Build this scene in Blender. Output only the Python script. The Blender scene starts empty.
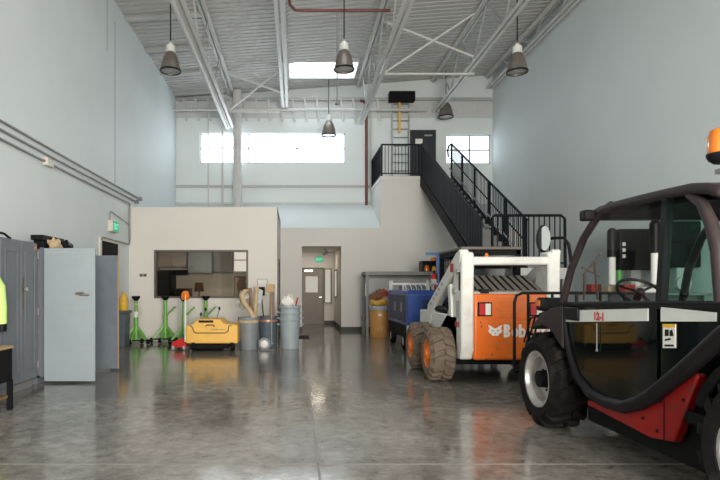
import bpy, bmesh, math, random
from mathutils import Vector, Matrix
random.seed(7)
R = math.radians
PI = math.pi
C = bpy.context.scene.collection
SC = bpy.context.scene

# ------------------------------------------------------------------ camera, sky, lights, exposure
cam = bpy.data.objects.new('camera', bpy.data.cameras.new('camera'))
C.objects.link(cam)
cam.location = (0, 0, 1.4)
cam.rotation_euler = (R(90), 0, 0)
cam.data.lens = 27.0
cam.data.sensor_width = 36.0
cam.data.shift_x = 0.0889
cam.data.shift_y = 0.0653
cam.data.clip_end = 200
SC.camera = cam

wd = bpy.data.worlds.new('sky')
SC.world = wd
wd.use_nodes = True
wd.node_tree.nodes['Background'].inputs[0].default_value = (0.62, 0.70, 0.80, 1)
wd.node_tree.nodes['Background'].inputs[1].default_value = 0.5


def area(name, loc, rot, sx, sy, energy, col):
    l = bpy.data.lights.new(name, 'AREA')
    l.shape = 'RECTANGLE'
    l.size, l.size_y, l.energy, l.color = sx, sy, energy, col
    o = bpy.data.objects.new(name, l)
    C.objects.link(o)
    o.location = loc
    o.rotation_euler = rot
    return o


# daylight through the open bay door behind the camera
area('bay_door_daylight', (2.3, -4.2, 2.4), (R(86), 0, R(8)), 5.4, 4.2, 1950, (1.0, 0.93, 0.84))
# the office's own ceiling lamp and the corridor's
area('office_lamp', (-2.4, 15.6, 3.2), (0, 0, 0), 1.2, 0.4, 16, (1.0, 0.86, 0.68))
cl = area('corridor_lamp', (0.8, 19.2, 2.66), (0, 0, 0), 0.5, 0.3, 9, (1.0, 0.86, 0.68))
cl.data.specular_factor = .15
WINDOW_GLOW = 8.0
SKYLIGHT_FILL_GLOW = 5.0  # glow of the two unseen skylights added for overhead fill
SKYLIGHT_FAR_GLOW = 6.5

SC.view_settings.view_transform = 'Standard'
SC.view_settings.look = 'None'
SC.view_settings.exposure = 0.0
SC.view_settings.gamma = 1.0
SC.view_settings.use_curve_mapping = False
SC.cycles.use_denoising = True
SC.cycles.max_bounces = 10
SC.cycles.diffuse_bounces = 6
SC.cycles.transparent_max_bounces = 16

# ------------------------------------------------------------------ helpers


class MB:
    """collects shapes, in world coordinates, for ONE mesh object"""

    def __init__(s):
        s.v, s.f = [], []

    def add(s, vs, fs):
        n = len(s.v)
        s.v += [tuple(p) for p in vs]
        s.f += [tuple(i + n for i in f) for f in fs]
        return s

    def box(s, x0, x1, y0, y1, z0, z1):
        return s.add([(x0, y0, z0), (x1, y0, z0), (x1, y1, z0), (x0, y1, z0), (x0, y0, z1), (x1, y0, z1), (x1, y1, z1), (x0, y1, z1)],
                     [(0, 3, 2, 1), (4, 5, 6, 7), (0, 1, 5, 4), (1, 2, 6, 5), (2, 3, 7, 6), (3, 0, 4, 7)])

    def prism(s, poly, ax, a0, a1, inset1=0.0):
        n = len(poly)
        mk = {'x': lambda p, a: (a, p[0], p[1]), 'y': lambda p, a: (p[0], a, p[1]), 'z': lambda p, a: (p[0], p[1], a)}[ax]
        vs = [mk(p, a0) for p in poly] + [mk(p, a1) for p in poly]
        fs = [tuple(range(n))[::-1], tuple(range(n, 2 * n))] + [(i, (i + 1) % n, (i + 1) % n + n, i + n) for i in range(n)]
        return s.add(vs, fs)

    def poly(s, pts, thick):
        """a flat plate on 3D points, thickened along its normal"""
        P = [Vector(p) for p in pts]
        nrm = Vector((0, 0, 0))
        for i in range(len(P)):
            nrm += P[i].cross(P[(i + 1) % len(P)])
        nrm.normalize()
        n = len(P)
        vs = P + [p + nrm * thick for p in P]
        fs = [tuple(range(n))[::-1], tuple(range(n, 2 * n))] + [(i, (i + 1) % n, (i + 1) % n + n, i + n) for i in range(n)]
        return s.add(vs, fs)

    def tube(s, pts, r, n=8, closed=False):
        P = [Vector(p) for p in pts]
        m = len(P)
        rs = r if isinstance(r, (list, tuple)) else [r] * m
        T = []
        for i in range(m):
            a = P[(i - 1) % m] if (closed or i > 0) else P[i]
            b = P[(i + 1) % m] if (closed or i < m - 1) else P[i]
            d = b - a
            T.append(d.normalized() if d.length > 1e-9 else Vector((0, 0, 1)))
        up = Vector((0, 0, 1)) if abs(T[0].z) < 0.9 else Vector((1, 0, 0))
        N = (up - T[0] * up.dot(T[0])).normalized()
        vs = []
        for i in range(m):
            N = N - T[i] * N.dot(T[i])
            if N.length < 1e-6:
                N = T[i].orthogonal()
            N.normalize()
            B = T[i].cross(N)
            for k in range(n):
                a = 2 * PI * (k + .5) / n
                vs.append(P[i] + (N * math.cos(a) + B * math.sin(a)) * rs[i])
        fs = []
        for i in range(m if closed else m - 1):
            j = (i + 1) % m
            for k in range(n):
                fs.append((i * n + k, i * n + (k + 1) % n, j * n + (k + 1) % n, j * n + k))
        if not closed:
            fs += [tuple(range(n))[::-1], tuple(range((m - 1) * n, m * n))]
        return s.add(vs, fs)

    def bar(s, p, q, w, h, up=(0, 0, 1)):
        p, q = Vector(p), Vector(q)
        d = (q - p).normalized()
        u = Vector(up)
        if abs(u.dot(d)) > .99:
            u = Vector((0, 1, 0))
        side = d.cross(u).normalized()
        u = side.cross(d).normalized()
        vs = []
        for c in (p, q):
            for a, b in ((-1, -1), (1, -1), (1, 1), (-1, 1)):
                vs.append(c + side * a * w / 2 + u * b * h / 2)
        return s.add(vs, [(0, 3, 2, 1), (4, 5, 6, 7), (0, 1, 5, 4), (1, 2, 6, 5), (2, 3, 7, 6), (3, 0, 4, 7)])

    def lathe(s, prof, c, ax='z', n=24, sign=1, caps=False):
        c = Vector(c)
        vs = []
        for r, h in prof:
            for k in range(n):
                a = 2 * PI * k / n
                u, w = r * math.cos(a), r * math.sin(a)
                d = {'z': (u, w, h * sign), 'x': (h * sign, u, w), 'y': (u, h * sign, w)}[ax]
                vs.append(c + Vector(d))
        fs = []
        for i in range(len(prof) - 1):
            for k in range(n):
                fs.append((i * n + k, i * n + (k + 1) % n, (i + 1) * n + (k + 1) % n, (i + 1) * n + k))
        if caps:
            fs += [tuple(range(n))[::-1], tuple(range((len(prof) - 1) * n, len(prof) * n))]
        return s.add(vs, fs)

    def ball(s, c, r, n=14, m=8):
        r = r if isinstance(r, (list, tuple)) else (r, r, r)
        vs = [(c[0], c[1], c[2] - r[2])]
        for j in range(1, m):
            t = PI * j / m - PI / 2
            for k in range(n):
                a = 2 * PI * k / n
                vs.append((c[0] + r[0] * math.cos(t) * math.cos(a), c[1] + r[1] * math.cos(t) * math.sin(a), c[2] + r[2] * math.sin(t)))
        vs.append((c[0], c[1], c[2] + r[2]))
        L = len(vs) - 1
        fs = [(0, 1 + (k + 1) % n, 1 + k) for k in range(n)]
        for j in range(m - 2):
            for k in range(n):
                a, b = 1 + j * n + k, 1 + j * n + (k + 1) % n
                fs.append((a, b, b + n, a + n))
        fs += [(L, 1 + (m - 2) * n + k, 1 + (m - 2) * n + (k + 1) % n) for k in range(n)]
        return s.add(vs, fs)

    def loft(s, rings, caps=True):
        n = len(rings[0])
        vs = [p for r in rings for p in r]
        fs = []
        for i in range(len(rings) - 1):
            for k in range(n):
                fs.append((i * n + k, i * n + (k + 1) % n, (i + 1) * n + (k + 1) % n, (i + 1) * n + k))
        if caps:
            fs += [tuple(range(n))[::-1], tuple(range((len(rings) - 1) * n, len(rings) * n))]
        return s.add(vs, fs)

    def build(s, name, mat, parent=None, bevel=0.0, smooth=True, base=None, seg=2):
        org = Vector((0, 0, 0))
        if parent is not None:
            t = parent
            while t.parent is not None:
                t = t.parent
            org = Vector(t.location)
        elif base is not None:
            org = Vector(base)
        me = bpy.data.meshes.new(name)
        me.from_pydata([tuple(Vector(p) - org) for p in s.v], [], s.f)
        bm = bmesh.new()
        bm.from_mesh(me)
        bmesh.ops.recalc_face_normals(bm, faces=bm.faces)
        bm.to_mesh(me)
        bm.free()
        if smooth:
            me.polygons.foreach_set('use_smooth', [True] * len(me.polygons))
            me.set_sharp_from_angle(angle=R(38))
        me.materials.append(mat)
        o = bpy.data.objects.new(name, me)
        C.objects.link(o)
        if parent is not None:
            o.parent = parent
        else:
            o.location = org
        if bevel > 0:
            b = o.modifiers.new('edge', 'BEVEL')
            b.width, b.segments, b.limit_method, b.angle_limit = bevel, seg, 'ANGLE', R(40)
        return o


def tag(o, label=None, cat=None, group=None, kind=None):
    if label: o['label'] = label
    if cat: o['category'] = cat
    if group: o['group'] = group
    if kind: o['kind'] = kind
    return o


def thing(name, label, cat, loc, group=None):
    o = bpy.data.objects.new(name, None)
    o.empty_display_size = .1
    C.objects.link(o)
    o.location = loc
    return tag(o, label, cat, group)


def struct(o):
    o['kind'] = 'structure'
    return o


def kids(o):
    return [c for c in C.objects if c.parent == o]


def copy_tree(o, parent=None):
    c = o.copy()
    C.objects.link(c)
    if parent is not None:
        c.parent = parent
    for ch in kids(o):
        copy_tree(ch, c)
    return c


def bx(name, mat, parent, *b, bevel=0.0):
    return MB().box(*b).build(name, mat, parent, bevel)


def letters(name, txt, size, mat, parent, loc, rot, weight=0.0, extrude=0.002, align='LEFT', shear=0.0, sx=1.0):
    cu = bpy.data.curves.new('tmp', 'FONT')
    cu.body, cu.size, cu.extrude, cu.offset, cu.shear = txt, size, extrude, weight, shear
    cu.align_x = align
    t = bpy.data.objects.new('tmp', cu)
    C.objects.link(t)
    bpy.context.view_layer.update()
    me = bpy.data.meshes.new_from_object(t.evaluated_get(bpy.context.evaluated_depsgraph_get()))
    C.objects.unlink(t)
    bpy.data.objects.remove(t)
    org = Vector((0, 0, 0))
    if parent is not None:
        q = parent
        while q.parent is not None:
            q = q.parent
        org = Vector(q.location)
    M = Matrix.Translation(Vector(loc) - org) @ Matrix.Rotation(rot[2], 4, 'Z') @ Matrix.Rotation(rot[1], 4, 'Y') @ Matrix.Rotation(rot[0], 4, 'X') @ Matrix.Diagonal((sx, 1, 1, 1))
    me.transform(M)
    me.materials.clear()
    me.materials.append(mat)
    me.name = name
    o = bpy.data.objects.new(name, me)
    C.objects.link(o)
    o.parent = parent
    return o


# ------------------------------------------------------------------ materials (all procedural)
def mat(name, col, rough=.5, metal=0.0, var=.12, scale=6.0, bump=0.0, bscale=40.0, spec=.5, coat=0.0, dirt=None, dirt_amt=.0, dirt_scale=3.0, stretch=(1, 1, 1)):
    m = bpy.data.materials.new(name)
    m.use_nodes = True
    nt = m.node_tree
    N, L = nt.nodes, nt.links
    b = N['Principled BSDF']
    tc = N.new('ShaderNodeTexCoord')
    mp = N.new('ShaderNodeMapping')
    mp.inputs['Scale'].default_value = stretch
    L.new(tc.outputs['Object'], mp.inputs['Vector'])
    nz = N.new('ShaderNodeTexNoise')
    nz.inputs['Scale'].default_value = scale
    nz.inputs['Detail'].default_value = 5
    L.new(mp.outputs['Vector'], nz.inputs['Vector'])
    cr = N.new('ShaderNodeValToRGB')
    cr.color_ramp.elements[0].position = .3
    cr.color_ramp.elements[1].position = .7
    lo = tuple(max(0, c * (1 - var)) for c in col) + (1,)
    hi = tuple(min(1, c * (1 + var)) for c in col) + (1,)
    cr.color_ramp.elements[0].color, cr.color_ramp.elements[1].color = lo, hi
    L.new(nz.outputs['Fac'], cr.inputs['Fac'])
    out = cr.outputs['Color']
    if dirt is not None:
        n2 = N.new('ShaderNodeTexNoise')
        n2.inputs['Scale'].default_value = dirt_scale
        n2.inputs['Detail'].default_value = 8
        n2.inputs['Roughness'].default_value = .7
        L.new(mp.outputs['Vector'], n2.inputs['Vector'])
        c2 = N.new('ShaderNodeValToRGB')
        c2.color_ramp.elements[0].position = .52
        c2.color_ramp.elements[1].position = .72
        c2.color_ramp.elements[0].color = (0, 0, 0, 1)
        c2.color_ramp.elements[1].color = (dirt_amt,) * 3 + (1,)
        L.new(n2.outputs['Fac'], c2.inputs['Fac'])
        mx = N.new('ShaderNodeMixRGB')
        mx.inputs[2].default_value = tuple(dirt) + (1,)
        L.new(c2.outputs['Color'], mx.inputs[0])
        L.new(out, mx.inputs[1])
        out = mx.outputs[0]
    L.new(out, b.inputs['Base Color'])
    b.inputs['Roughness'].default_value = rough
    b.inputs['Metallic'].default_value = metal
    b.inputs['Specular IOR Level'].default_value = spec
    b.inputs['Coat Weight'].default_value = coat
    b.inputs['Coat Roughness'].default_value = .08
    if bump > 0:
        n3 = N.new('ShaderNodeTexNoise')
        n3.inputs['Scale'].default_value = bscale
        n3.inputs['Detail'].default_value = 4
        L.new(mp.outputs['Vector'], n3.inputs['Vector'])
        bp = N.new('ShaderNodeBump')
        bp.inputs['Strength'].default_value = bump
        bp.inputs['Distance'].default_value = .01
        L.new(n3.outputs['Fac'], bp.inputs['Height'])
        L.new(bp.outputs['Normal'], b.inputs['Normal'])
    return m


def emit(name, col, s):
    m = bpy.data.materials.new(name)
    m.use_nodes = True
    N = m.node_tree.nodes
    N.remove(N['Principled BSDF'])
    e = N.new('ShaderNodeEmission')
    e.inputs[0].default_value = tuple(col) + (1,)
    e.inputs[1].default_value = s
    m.node_tree.links.new(e.outputs[0], N['Material Output'].inputs[0])
    return m


def glass(name, tint=(1, 1, 1), refl=.12, rough=.02):
    m = bpy.data.materials.new(name)
    m.use_nodes = True
    N, L = m.node_tree.nodes, m.node_tree.links
    N.remove(N['Principled BSDF'])
    t = N.new('ShaderNodeBsdfTransparent')
    t.inputs[0].default_value = tuple(tint) + (1,)
    g = N.new('ShaderNodeBsdfGlossy')
    g.inputs['Roughness'].default_value = rough
    lw = N.new('ShaderNodeLayerWeight')
    lw.inputs[0].default_value = .5
    pw = N.new('ShaderNodeMath')
    pw.operation = 'POWER'
    pw.inputs[1].default_value = 6.0
    L.new(lw.outputs['Facing'], pw.inputs[0])
    ad = N.new('ShaderNodeMath')
    ad.operation = 'MULTIPLY_ADD'
    ad.use_clamp = True
    ad.inputs[1].default_value = 1.0 - refl
    ad.inputs[2].default_value = refl
    L.new(pw.outputs[0], ad.inputs[0])
    mx = N.new('ShaderNodeMixShader')
    L.new(ad.outputs[0], mx.inputs[0])
    L.new(t.outputs[0], mx.inputs[1])
    L.new(g.outputs[0], mx.inputs[2])
    L.new(mx.outputs[0], N['Material Output'].inputs[0])
    return m


def concrete_floor():
    m = bpy.data.materials.new('polished_concrete')
    m.use_nodes = True
    N, L = m.node_tree.nodes, m.node_tree.links
    b = N['Principled BSDF']
    tc = N.new('ShaderNodeTexCoord')

    def noise(sc, det, rg=.6, dist=0.0):
        n = N.new('ShaderNodeTexNoise')
        n.inputs['Scale'].default_value = sc
        n.inputs['Detail'].default_value = det
        n.inputs['Roughness'].default_value = rg
        n.inputs['Distortion'].default_value = dist
        L.new(tc.outputs['Object'], n.inputs['Vector'])
        return n

    def ramp(src, p0, p1, c0, c1):
        r = N.new('ShaderNodeValToRGB')
        r.color_ramp.elements[0].position, r.color_ramp.elements[1].position = p0, p1
        r.color_ramp.elements[0].color, r.color_ramp.elements[1].color = tuple(c0) + (1,), tuple(c1) + (1,)
        L.new(src, r.inputs[0])
        return r
    big = ramp(noise(.55, 6, .62, .6).outputs['Fac'], .33, .67, (.155, .138, .118), (.325, .307, .278))
    fine = ramp(noise(7.0, 10, .78, .4).outputs['Fac'], .35, .66, (.40, .38, .36), (1.25, 1.25, 1.25))
    mx = N.new('ShaderNodeMixRGB')
    mx.blend_type = 'MULTIPLY'
    mx.inputs[0].default_value = .9
    L.new(big.outputs[0], mx.inputs[1])
    L.new(fine.outputs[0], mx.inputs[2])
    stain = ramp(noise(1.7, 10, .78, 1.0).outputs['Fac'], .54, .68, (0, 0, 0), (.75, .75, .75))
    m2 = N.new('ShaderNodeMixRGB')
    m2.inputs[2].default_value = (.07, .055, .042, 1)
    L.new(stain.outputs[0], m2.inputs[0])
    L.new(mx.outputs[0], m2.inputs[1])
    pale = ramp(noise(2.6, 10, .8, 1.4).outputs['Fac'], .66, .74, (0, 0, 0), (.5, .5, .5))
    m3 = N.new('ShaderNodeMixRGB')
    m3.inputs[2].default_value = (.42, .40, .36, 1)
    L.new(pale.outputs[0], m3.inputs[0])
    L.new(m2.outputs[0], m3.inputs[1])
    L.new(m3.outputs[0], b.inputs['Base Color'])
    rr = ramp(noise(1.3, 8, .7).outputs['Fac'], .3, .75, (.07, .07, .07), (.22, .22, .22))
    L.new(rr.outputs[0], b.inputs['Roughness'])
    b.inputs['Specular IOR Level'].default_value = .85
    bp = N.new('ShaderNodeBump')
    bp.inputs['Strength'].default_value = .06
    bp.inputs['Distance'].default_value = .01
    L.new(noise(9, 5).outputs['Fac'], bp.inputs['Height'])
    L.new(bp.outputs['Normal'], b.inputs['Normal'])
    return m


M_floor = concrete_floor()
M_wall = mat('painted_wall_cool', (.66, .72, .735), .62, var=.03, scale=.8, bump=.05, bscale=25)
M_wallb = mat('cool_light_tinted_wall_back', (.70, .755, .76), .6, var=.03, scale=.8)  # cool daylight on the upper wall is put into this colour
M_wallw = mat('painted_wall_warm', (.70, .685, .65), .6, var=.03, scale=.8)
M_off = mat('office_wall_paint', (.69, .665, .625), .6, var=.03, scale=.7)
M_deck = mat('painted_steel_deck', (.43, .43, .42), .5, var=.04)
M_steel = mat('painted_white_steel', (.55, .55, .54), .42, var=.05)
M_steelg = mat('painted_grey_steel', (.42, .43, .43), .45, var=.06)
M_steeld = mat('dark_grey_steel', (.20, .205, .21), .5, var=.08)  # steel with its own even dark grey
M_band = mat('grey_band_paint', (.56, .57, .57), .6, var=.05)
M_black = mat('black_paint', (.006, .0065, .008), .45, var=.2, spec=.2)
M_blackm = mat('black_matte', (.008, .008, .009), .65, var=.25, bump=.1, spec=.12)
M_rail = mat('blue_black_rail_paint', (.006, .010, .016), .5, var=.15, spec=.15)
M_railg = mat('worn_rail_edge', (.34, .37, .40), .35, metal=.5, var=.1)
M_doorN = mat('navy_black_door', (.014, .019, .026), .45, var=.15)
M_doorB = mat('taupe_door', (.21, .18, .155), .5, var=.06)
M_frame = mat('bronze_frame', (.10, .085, .07), .45, var=.08)
M_base = mat('black_vinyl_base', (.018, .017, .017), .5)
M_pipeR = mat('maroon_pipe', (.15, .045, .035), .5, var=.15)
M_pipeD = mat('grey_conduit', (.27, .27, .26), .4, metal=.5, var=.1)
M_win = emit('daylit_window', (.84, .93, 1.0), WINDOW_GLOW)
M_skyfill = emit('added_skylight_fill', (.84, .93, 1.0), SKYLIGHT_FILL_GLOW)  # panes of the added skylights, unseen overhead fill
M_sky0 = emit('daylit_end_skylight', (.84, .94, 1.0), SKYLIGHT_FAR_GLOW)
M_win0 = emit('daylit_stair_window', (.84, .93, 1.0), 2.6)
M_win2 = emit('daylit_inner_window', (1.0, .96, .88), 1.1)
M_lite = emit('lit_sidelight', (.95, .88, .76), .55)
M_exit = emit('exit_green', (.03, .62, .30), .75)
M_exit2 = emit('exit_letters', (.45, 1.0, .70), .8)
M_cream = mat('cream_plastic', (.62, .58, .50), .5)
M_white = mat('white_enamel', (.72, .72, .69), .35, var=.05, dirt=(.35, .3, .25), dirt_amt=.35, dirt_scale=5)
M_paper = mat('white_paper', (.78, .77, .74), .7, var=.04)
M_orange = mat('orange_enamel', (.80, .155, .012), .33, var=.08, coat=.3, dirt=(.28, .10, .03), dirt_amt=.6, dirt_scale=6)
M_rimO = mat('orange_rim_paint', (.78, .19, .02), .4, var=.12)
M_tyreB = mat('dusty_tyre', (.15, .115, .085), .85, var=.25, scale=14, bump=.3)
M_tyreK = mat('black_tyre', (.008, .0075, .0075), .75, spec=.15, var=.3, scale=12, bump=.25, dirt=(.05, .04, .033), dirt_amt=.6, dirt_scale=4)
M_rimS = mat('silver_rim', (.52, .51, .49), .36, metal=.55, var=.12, scale=9)
M_dglass = glass('tinted_door_glass', (.07, .09, .085), .10, .015)
M_dpanel = mat('gloss_black_door_panel', (.004, .006, .006), .03, var=.1, spec=.26)
M_glass = glass('clear_glass', (.97, .985, .98), .004)
M_gglass = glass('green_tinted_glass', (.62, .80, .74), .01)
M_oglass = glass('office_window_glass', (.80, .78, .75), .025, .03)
M_plum = mat('faded_plum_plastic', (.026, .019, .021), .45, spec=.3, var=.2, scale=7, dirt=(.08, .06, .045), dirt_amt=.5)
M_plumk = mat('dark_plum_moulding', (.008, .0065, .008), .5, spec=.2, var=.2)
M_red = mat('red_chassis_paint', (.27, .008, .007), .45, spec=.35, var=.1, dirt=(.12, .03, .025), dirt_amt=.7, dirt_scale=9)
M_stripe = mat('pale_stripe_paint', (.66, .68, .66), .35, var=.04)
M_amber = mat('amber_lens', (.74, .175, .008), .18, var=.12, coat=.5)
M_yel = mat('yellow_machine_paint', (.86, .50, .10), .42, var=.06, dirt=(.35, .2, .07), dirt_amt=.3)
M_yel2 = mat('yellow_plastic', (.80, .47, .05), .45, var=.08)
M_tan = mat('tan_bin_plastic', (.56, .27, .07), .5, var=.1, dirt=(.6, .5, .4), dirt_amt=.4, dirt_scale=5)
M_lime = mat('lime_green_paint', (.17, .43, .085), .4, var=.1, dirt=(.08, .14, .05), dirt_amt=.4)
M_hivis = mat('hi_vis_fabric', (.58, .86, .26), .75, var=.08, bump=.2)
M_silv = mat('reflective_tape', (.55, .58, .55), .3, var=.05)
M_lock = mat('grey_locker_paint', (.135, .152, .175), .5, var=.1, scale=3, dirt=(.13, .12, .115), dirt_amt=.55, dirt_scale=3, stretch=(2, 2, .6))
M_ldoor = mat('pale_blue_grey_door', (.29, .345, .375), .45, var=.05, scale=2, dirt=(.24, .23, .21), dirt_amt=.3, dirt_scale=4)
M_ldoor2 = mat('slate_blue_door', (.13, .155, .185), .5, var=.08)
M_smudge = mat('grimy_handprint', (.12, .095, .075), .7, var=.3, scale=30)
M_rust = mat('rusty_orange', (.42, .20, .10), .7, var=.2)
M_canL = mat('pale_grey_bin_plastic', (.31, .37, .40), .5, var=.06)
M_canG = mat('grey_bin_plastic', (.20, .225, .245), .5, var=.08)
M_canD = mat('slate_bin_plastic', (.085, .11, .135), .5, var=.1)
M_hood = mat('faded_tan_grey_hood', (.20, .175, .15), .5, var=.12)
M_blue = mat('royal_blue_paint', (.016, .065, .30), .38, var=.1, coat=.2)
M_blued = mat('dark_blue_panel', (.012, .028, .085), .45, var=.12)
M_bluep = mat('blue_post_paint', (.05, .15, .42), .4, var=.1)
M_redx = mat('extinguisher_red', (.55, .02, .018), .3, var=.08)
M_chrome = mat('dull_chrome', (.60, .60, .58), .25, metal=.9, var=.08)
M_alu = mat('lamp_reflector', (.19, .165, .145), .35, metal=.4, var=.15)
M_lampcap = mat('lamp_white_housing', (.66, .66, .64), .4)
M_lens = mat('lamp_lens', (.32, .31, .29), .15, var=.2)
M_wood = mat('brown_wood', (.22, .12, .055), .5, var=.2, scale=8, stretch=(1, 1, 6))
M_tanwood = mat('worn_tan_wood', (.42, .28, .15), .6, var=.15)
M_shade = mat('brown_lamp_shade', (.15, .085, .05), .8, var=.1)
M_beige = mat('beige_cabinet', (.42, .38, .32), .5, var=.05)
M_rag1 = mat('brown_rag', (.23, .11, .06), .85, var=.25, bump=.4)
M_rag2 = mat('yellow_rag', (.75, .45, .08), .85, var=.2, bump=.4)
M_rag3 = mat('red_rag', (.42, .06, .045), .85, var=.2, bump=.4)
M_tanp = mat('tan_cardboard', (.50, .38, .23), .75, var=.15)
M_poly = glass('clear_plastic_bag', (.85, .83, .78), .10, .4)
M_grn = mat('green_fluid', (.10, .42, .07), .4)
M_mirror = mat('mirror_face', (.40, .41, .41), .08, metal=1.0, var=.02)
M_joint = mat('pale_joint_filler', (.21, .20, .185), .5, var=.2)
M_groove = mat('dark_wall_groove', (.30, .32, .325), .8)
M_copper = mat('copper_tape', (.55, .28, .17), .35, metal=.4)

XL, XR, YB, YF, YW, YO = -4.33, 7.1, 19.5, -3.6, 17.2, 14.0


def zc(x):
    return 8.22 + (x - XL) / (XR - XL) * .83


# ------------------------------------------------------------------ the room
struct(MB().box(XL - .3, XR + .3, YF - 3, 21.5, -.2, 0).build('floor', M_floor))
struct(MB().box(XL - .25, XL, YF, 20.7, 0, 9.4).build('wall_left', M_wall))
struct(MB().box(XR, XR + .25, YF, 20.7, 0, 9.6).build('wall_right', M_wall))
# wall behind the camera with its big open bay door
w = MB()
w.box(XL, -.6, YF - .25, YF, 0, 9.5).box(5.2, XR, YF - .25, YF, 0, 9.5).box(-.6, 5.2, YF - .25, YF, 4.7, 9.5)
struct(w.build('wall_front', M_wall))
# upper back wall with two strip windows
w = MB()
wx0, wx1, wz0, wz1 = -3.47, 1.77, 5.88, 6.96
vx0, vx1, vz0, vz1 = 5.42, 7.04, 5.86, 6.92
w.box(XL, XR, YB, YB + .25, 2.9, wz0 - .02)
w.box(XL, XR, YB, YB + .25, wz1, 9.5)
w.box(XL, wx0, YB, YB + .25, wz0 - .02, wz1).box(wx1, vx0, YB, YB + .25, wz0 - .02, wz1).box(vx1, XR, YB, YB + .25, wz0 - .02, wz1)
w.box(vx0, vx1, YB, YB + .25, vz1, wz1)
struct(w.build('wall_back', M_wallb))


def window(n, x0, x1, z0, z1, xs, zm, pane):
    f = MB()
    t = .035
    f.box(x0, x1, YB + .08, YB + .16, z0, z0 + t).box(x0, x1, YB + .08, YB + .16, z1 - t, z1)
    f.box(x0, x0 + t, YB + .08, YB + .16, z0, z1).box(x1 - t, x1, YB + .08, YB + .16, z0, z1)
    f.box(x0, x1, YB + .10, YB + .15, zm - .022, zm + .022)
    for x in xs:
        f.box(x - .025, x + .025, YB + .10, YB + .15, z0, z1)
    o = struct(f.build('window_%d' % n, M_steelg))
    MB().box(x0, x1, YB + .17, YB + .20, z0, z1).build('window_pane', pane, o)


window(1, wx0, wx1, wz0, wz1, (-1.73, .04), 6.44, M_win)
window(2, vx0, vx1, vz0, vz1, (6.3,), 6.37, M_win0)

# lower, thicker back wall with its sloping cap, corridor opening
cx0, cx1, ch = .19, 1.44, 2.70
w = MB()
w.box(XL, cx0, YW, YW + .25, 0, 3.28).box(cx1, 2.7, YW, YW + .25, 0, 3.28).box(cx0, cx1, YW, YW + .25, ch, 3.28)
w.box(5.05, XR, YW, YW + .25, 0, 3.28)
struct(w.build('wall_lower', M_wallw))
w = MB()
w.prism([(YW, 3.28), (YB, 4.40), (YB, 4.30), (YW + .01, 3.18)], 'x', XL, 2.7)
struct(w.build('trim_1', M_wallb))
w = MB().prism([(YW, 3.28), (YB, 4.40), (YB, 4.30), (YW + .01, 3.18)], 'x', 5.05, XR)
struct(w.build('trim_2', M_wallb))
struct(MB().box(XL, 2.7, YB - .05, YB, 4.98, 5.07).build('trim_3', M_steelg))
struct(MB().box(XL, 2.7, YB - .06, YB, 4.38, 4.45).build('trim_4', M_band))
struct(MB().box(XL, XR, YB - .03, YB, 7.50, 8.16).build('trim_5', M_band))
struct(MB().box(XL, XR, YB - .14, YB, 8.10, 8.20).build('trim_6', M_steelg))
# corridor shell
w = MB()
w.box(cx1, cx1 + .2, YW + .25, 20.7, 0, ch + .1).box(-.9, cx0 - .55, YW + .25, 20.7, 0, ch + .1)
struct(w.build('wall_corridor', M_off))
struct(MB().box(-.9, cx1 + .2, 20.4, 20.65, 0, ch + .1).build('wall_corridor_end', M_off))
struct(MB().box(-.9, cx1 + .2, YW + .25, 20.7, ch, ch + .15).build('ceiling_corridor', M_off))
d = struct(MB().box(.18, .25, 20.33, 20.4, 0, 2.13).box(1.0, 1.06, 20.33, 20.4, 0, 2.13).box(.25, 1.0, 20.33, 20.4, 2.07, 2.13).build('door_1', M_frame))
lf = MB()
lf.box(.25, .36, 20.34, 20.39, .01, 2.07).box(.82, 1.0, 20.34, 20.39, .01, 2.07).box(.36, .82, 20.34, 20.39, .01, 1.20).box(.36, .82, 20.34, 20.39, 1.80, 2.07)
lf.build('door_leaf', M_doorB, d)
MB().box(.36, .82, 20.36, 20.37, 1.2, 1.8).build('door_glass', M_lite, d)
MB().tube([(.94, 20.30, 1.02), (.85, 20.30, 1.02)], .014).tube([(.94, 20.34, 1.02), (.94, 20.30, 1.02)], .02).build('door_handle', M_chrome, d)
MB().box(.32, .62, 20.29, 20.34, 1.98, 2.04).build('door_closer', M_chrome, d)
wn = struct(MB().box(1.06, 1.1, 20.34, 20.4, .78, 2.1).box(1.30, 1.34, 20.34, 20.4, .78, 2.1).box(1.1, 1.3, 20.34, 20.4, .78, .82).box(1.1, 1.3, 20.34, 20.4, 2.06, 2.1).build('window_3', M_frame))
MB().box(1.1, 1.3, 20.37, 20.38, .82, 2.06).build('window_pane', M_lite, wn)
wn = struct(MB().box(cx1 - .03, cx1, 18.75, 19.95, 1.02, 1.07).box(cx1 - .03, cx1, 18.75, 19.95, 1.98, 2.03).box(cx1 - .03, cx1, 18.75, 18.8, 1.07, 1.98).box(cx1 - .03, cx1, 19.9, 19.95, 1.07, 1.98).build('window_4', M_frame))
MB().box(cx1 - .012, cx1 - .004, 18.8, 19.9, 1.07, 1.98).build('window_pane', M_lite, wn)
struct(MB().box(cx1 - .015, cx1, YW, 20.4, 0, .13).box(1.06, cx1 - .015, 20.385, 20.4, 0, .13).build('baseboard_corridor', M_base))
struct(MB().box(cx1 - .015, 2.7, YW - .015, YW, 0, .13).box(2.7, XR, YW - .015, YW, 0, .13).box(-.49, cx0, YW - .015, YW, 0, .13).build('baseboard_back', M_base))

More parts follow.
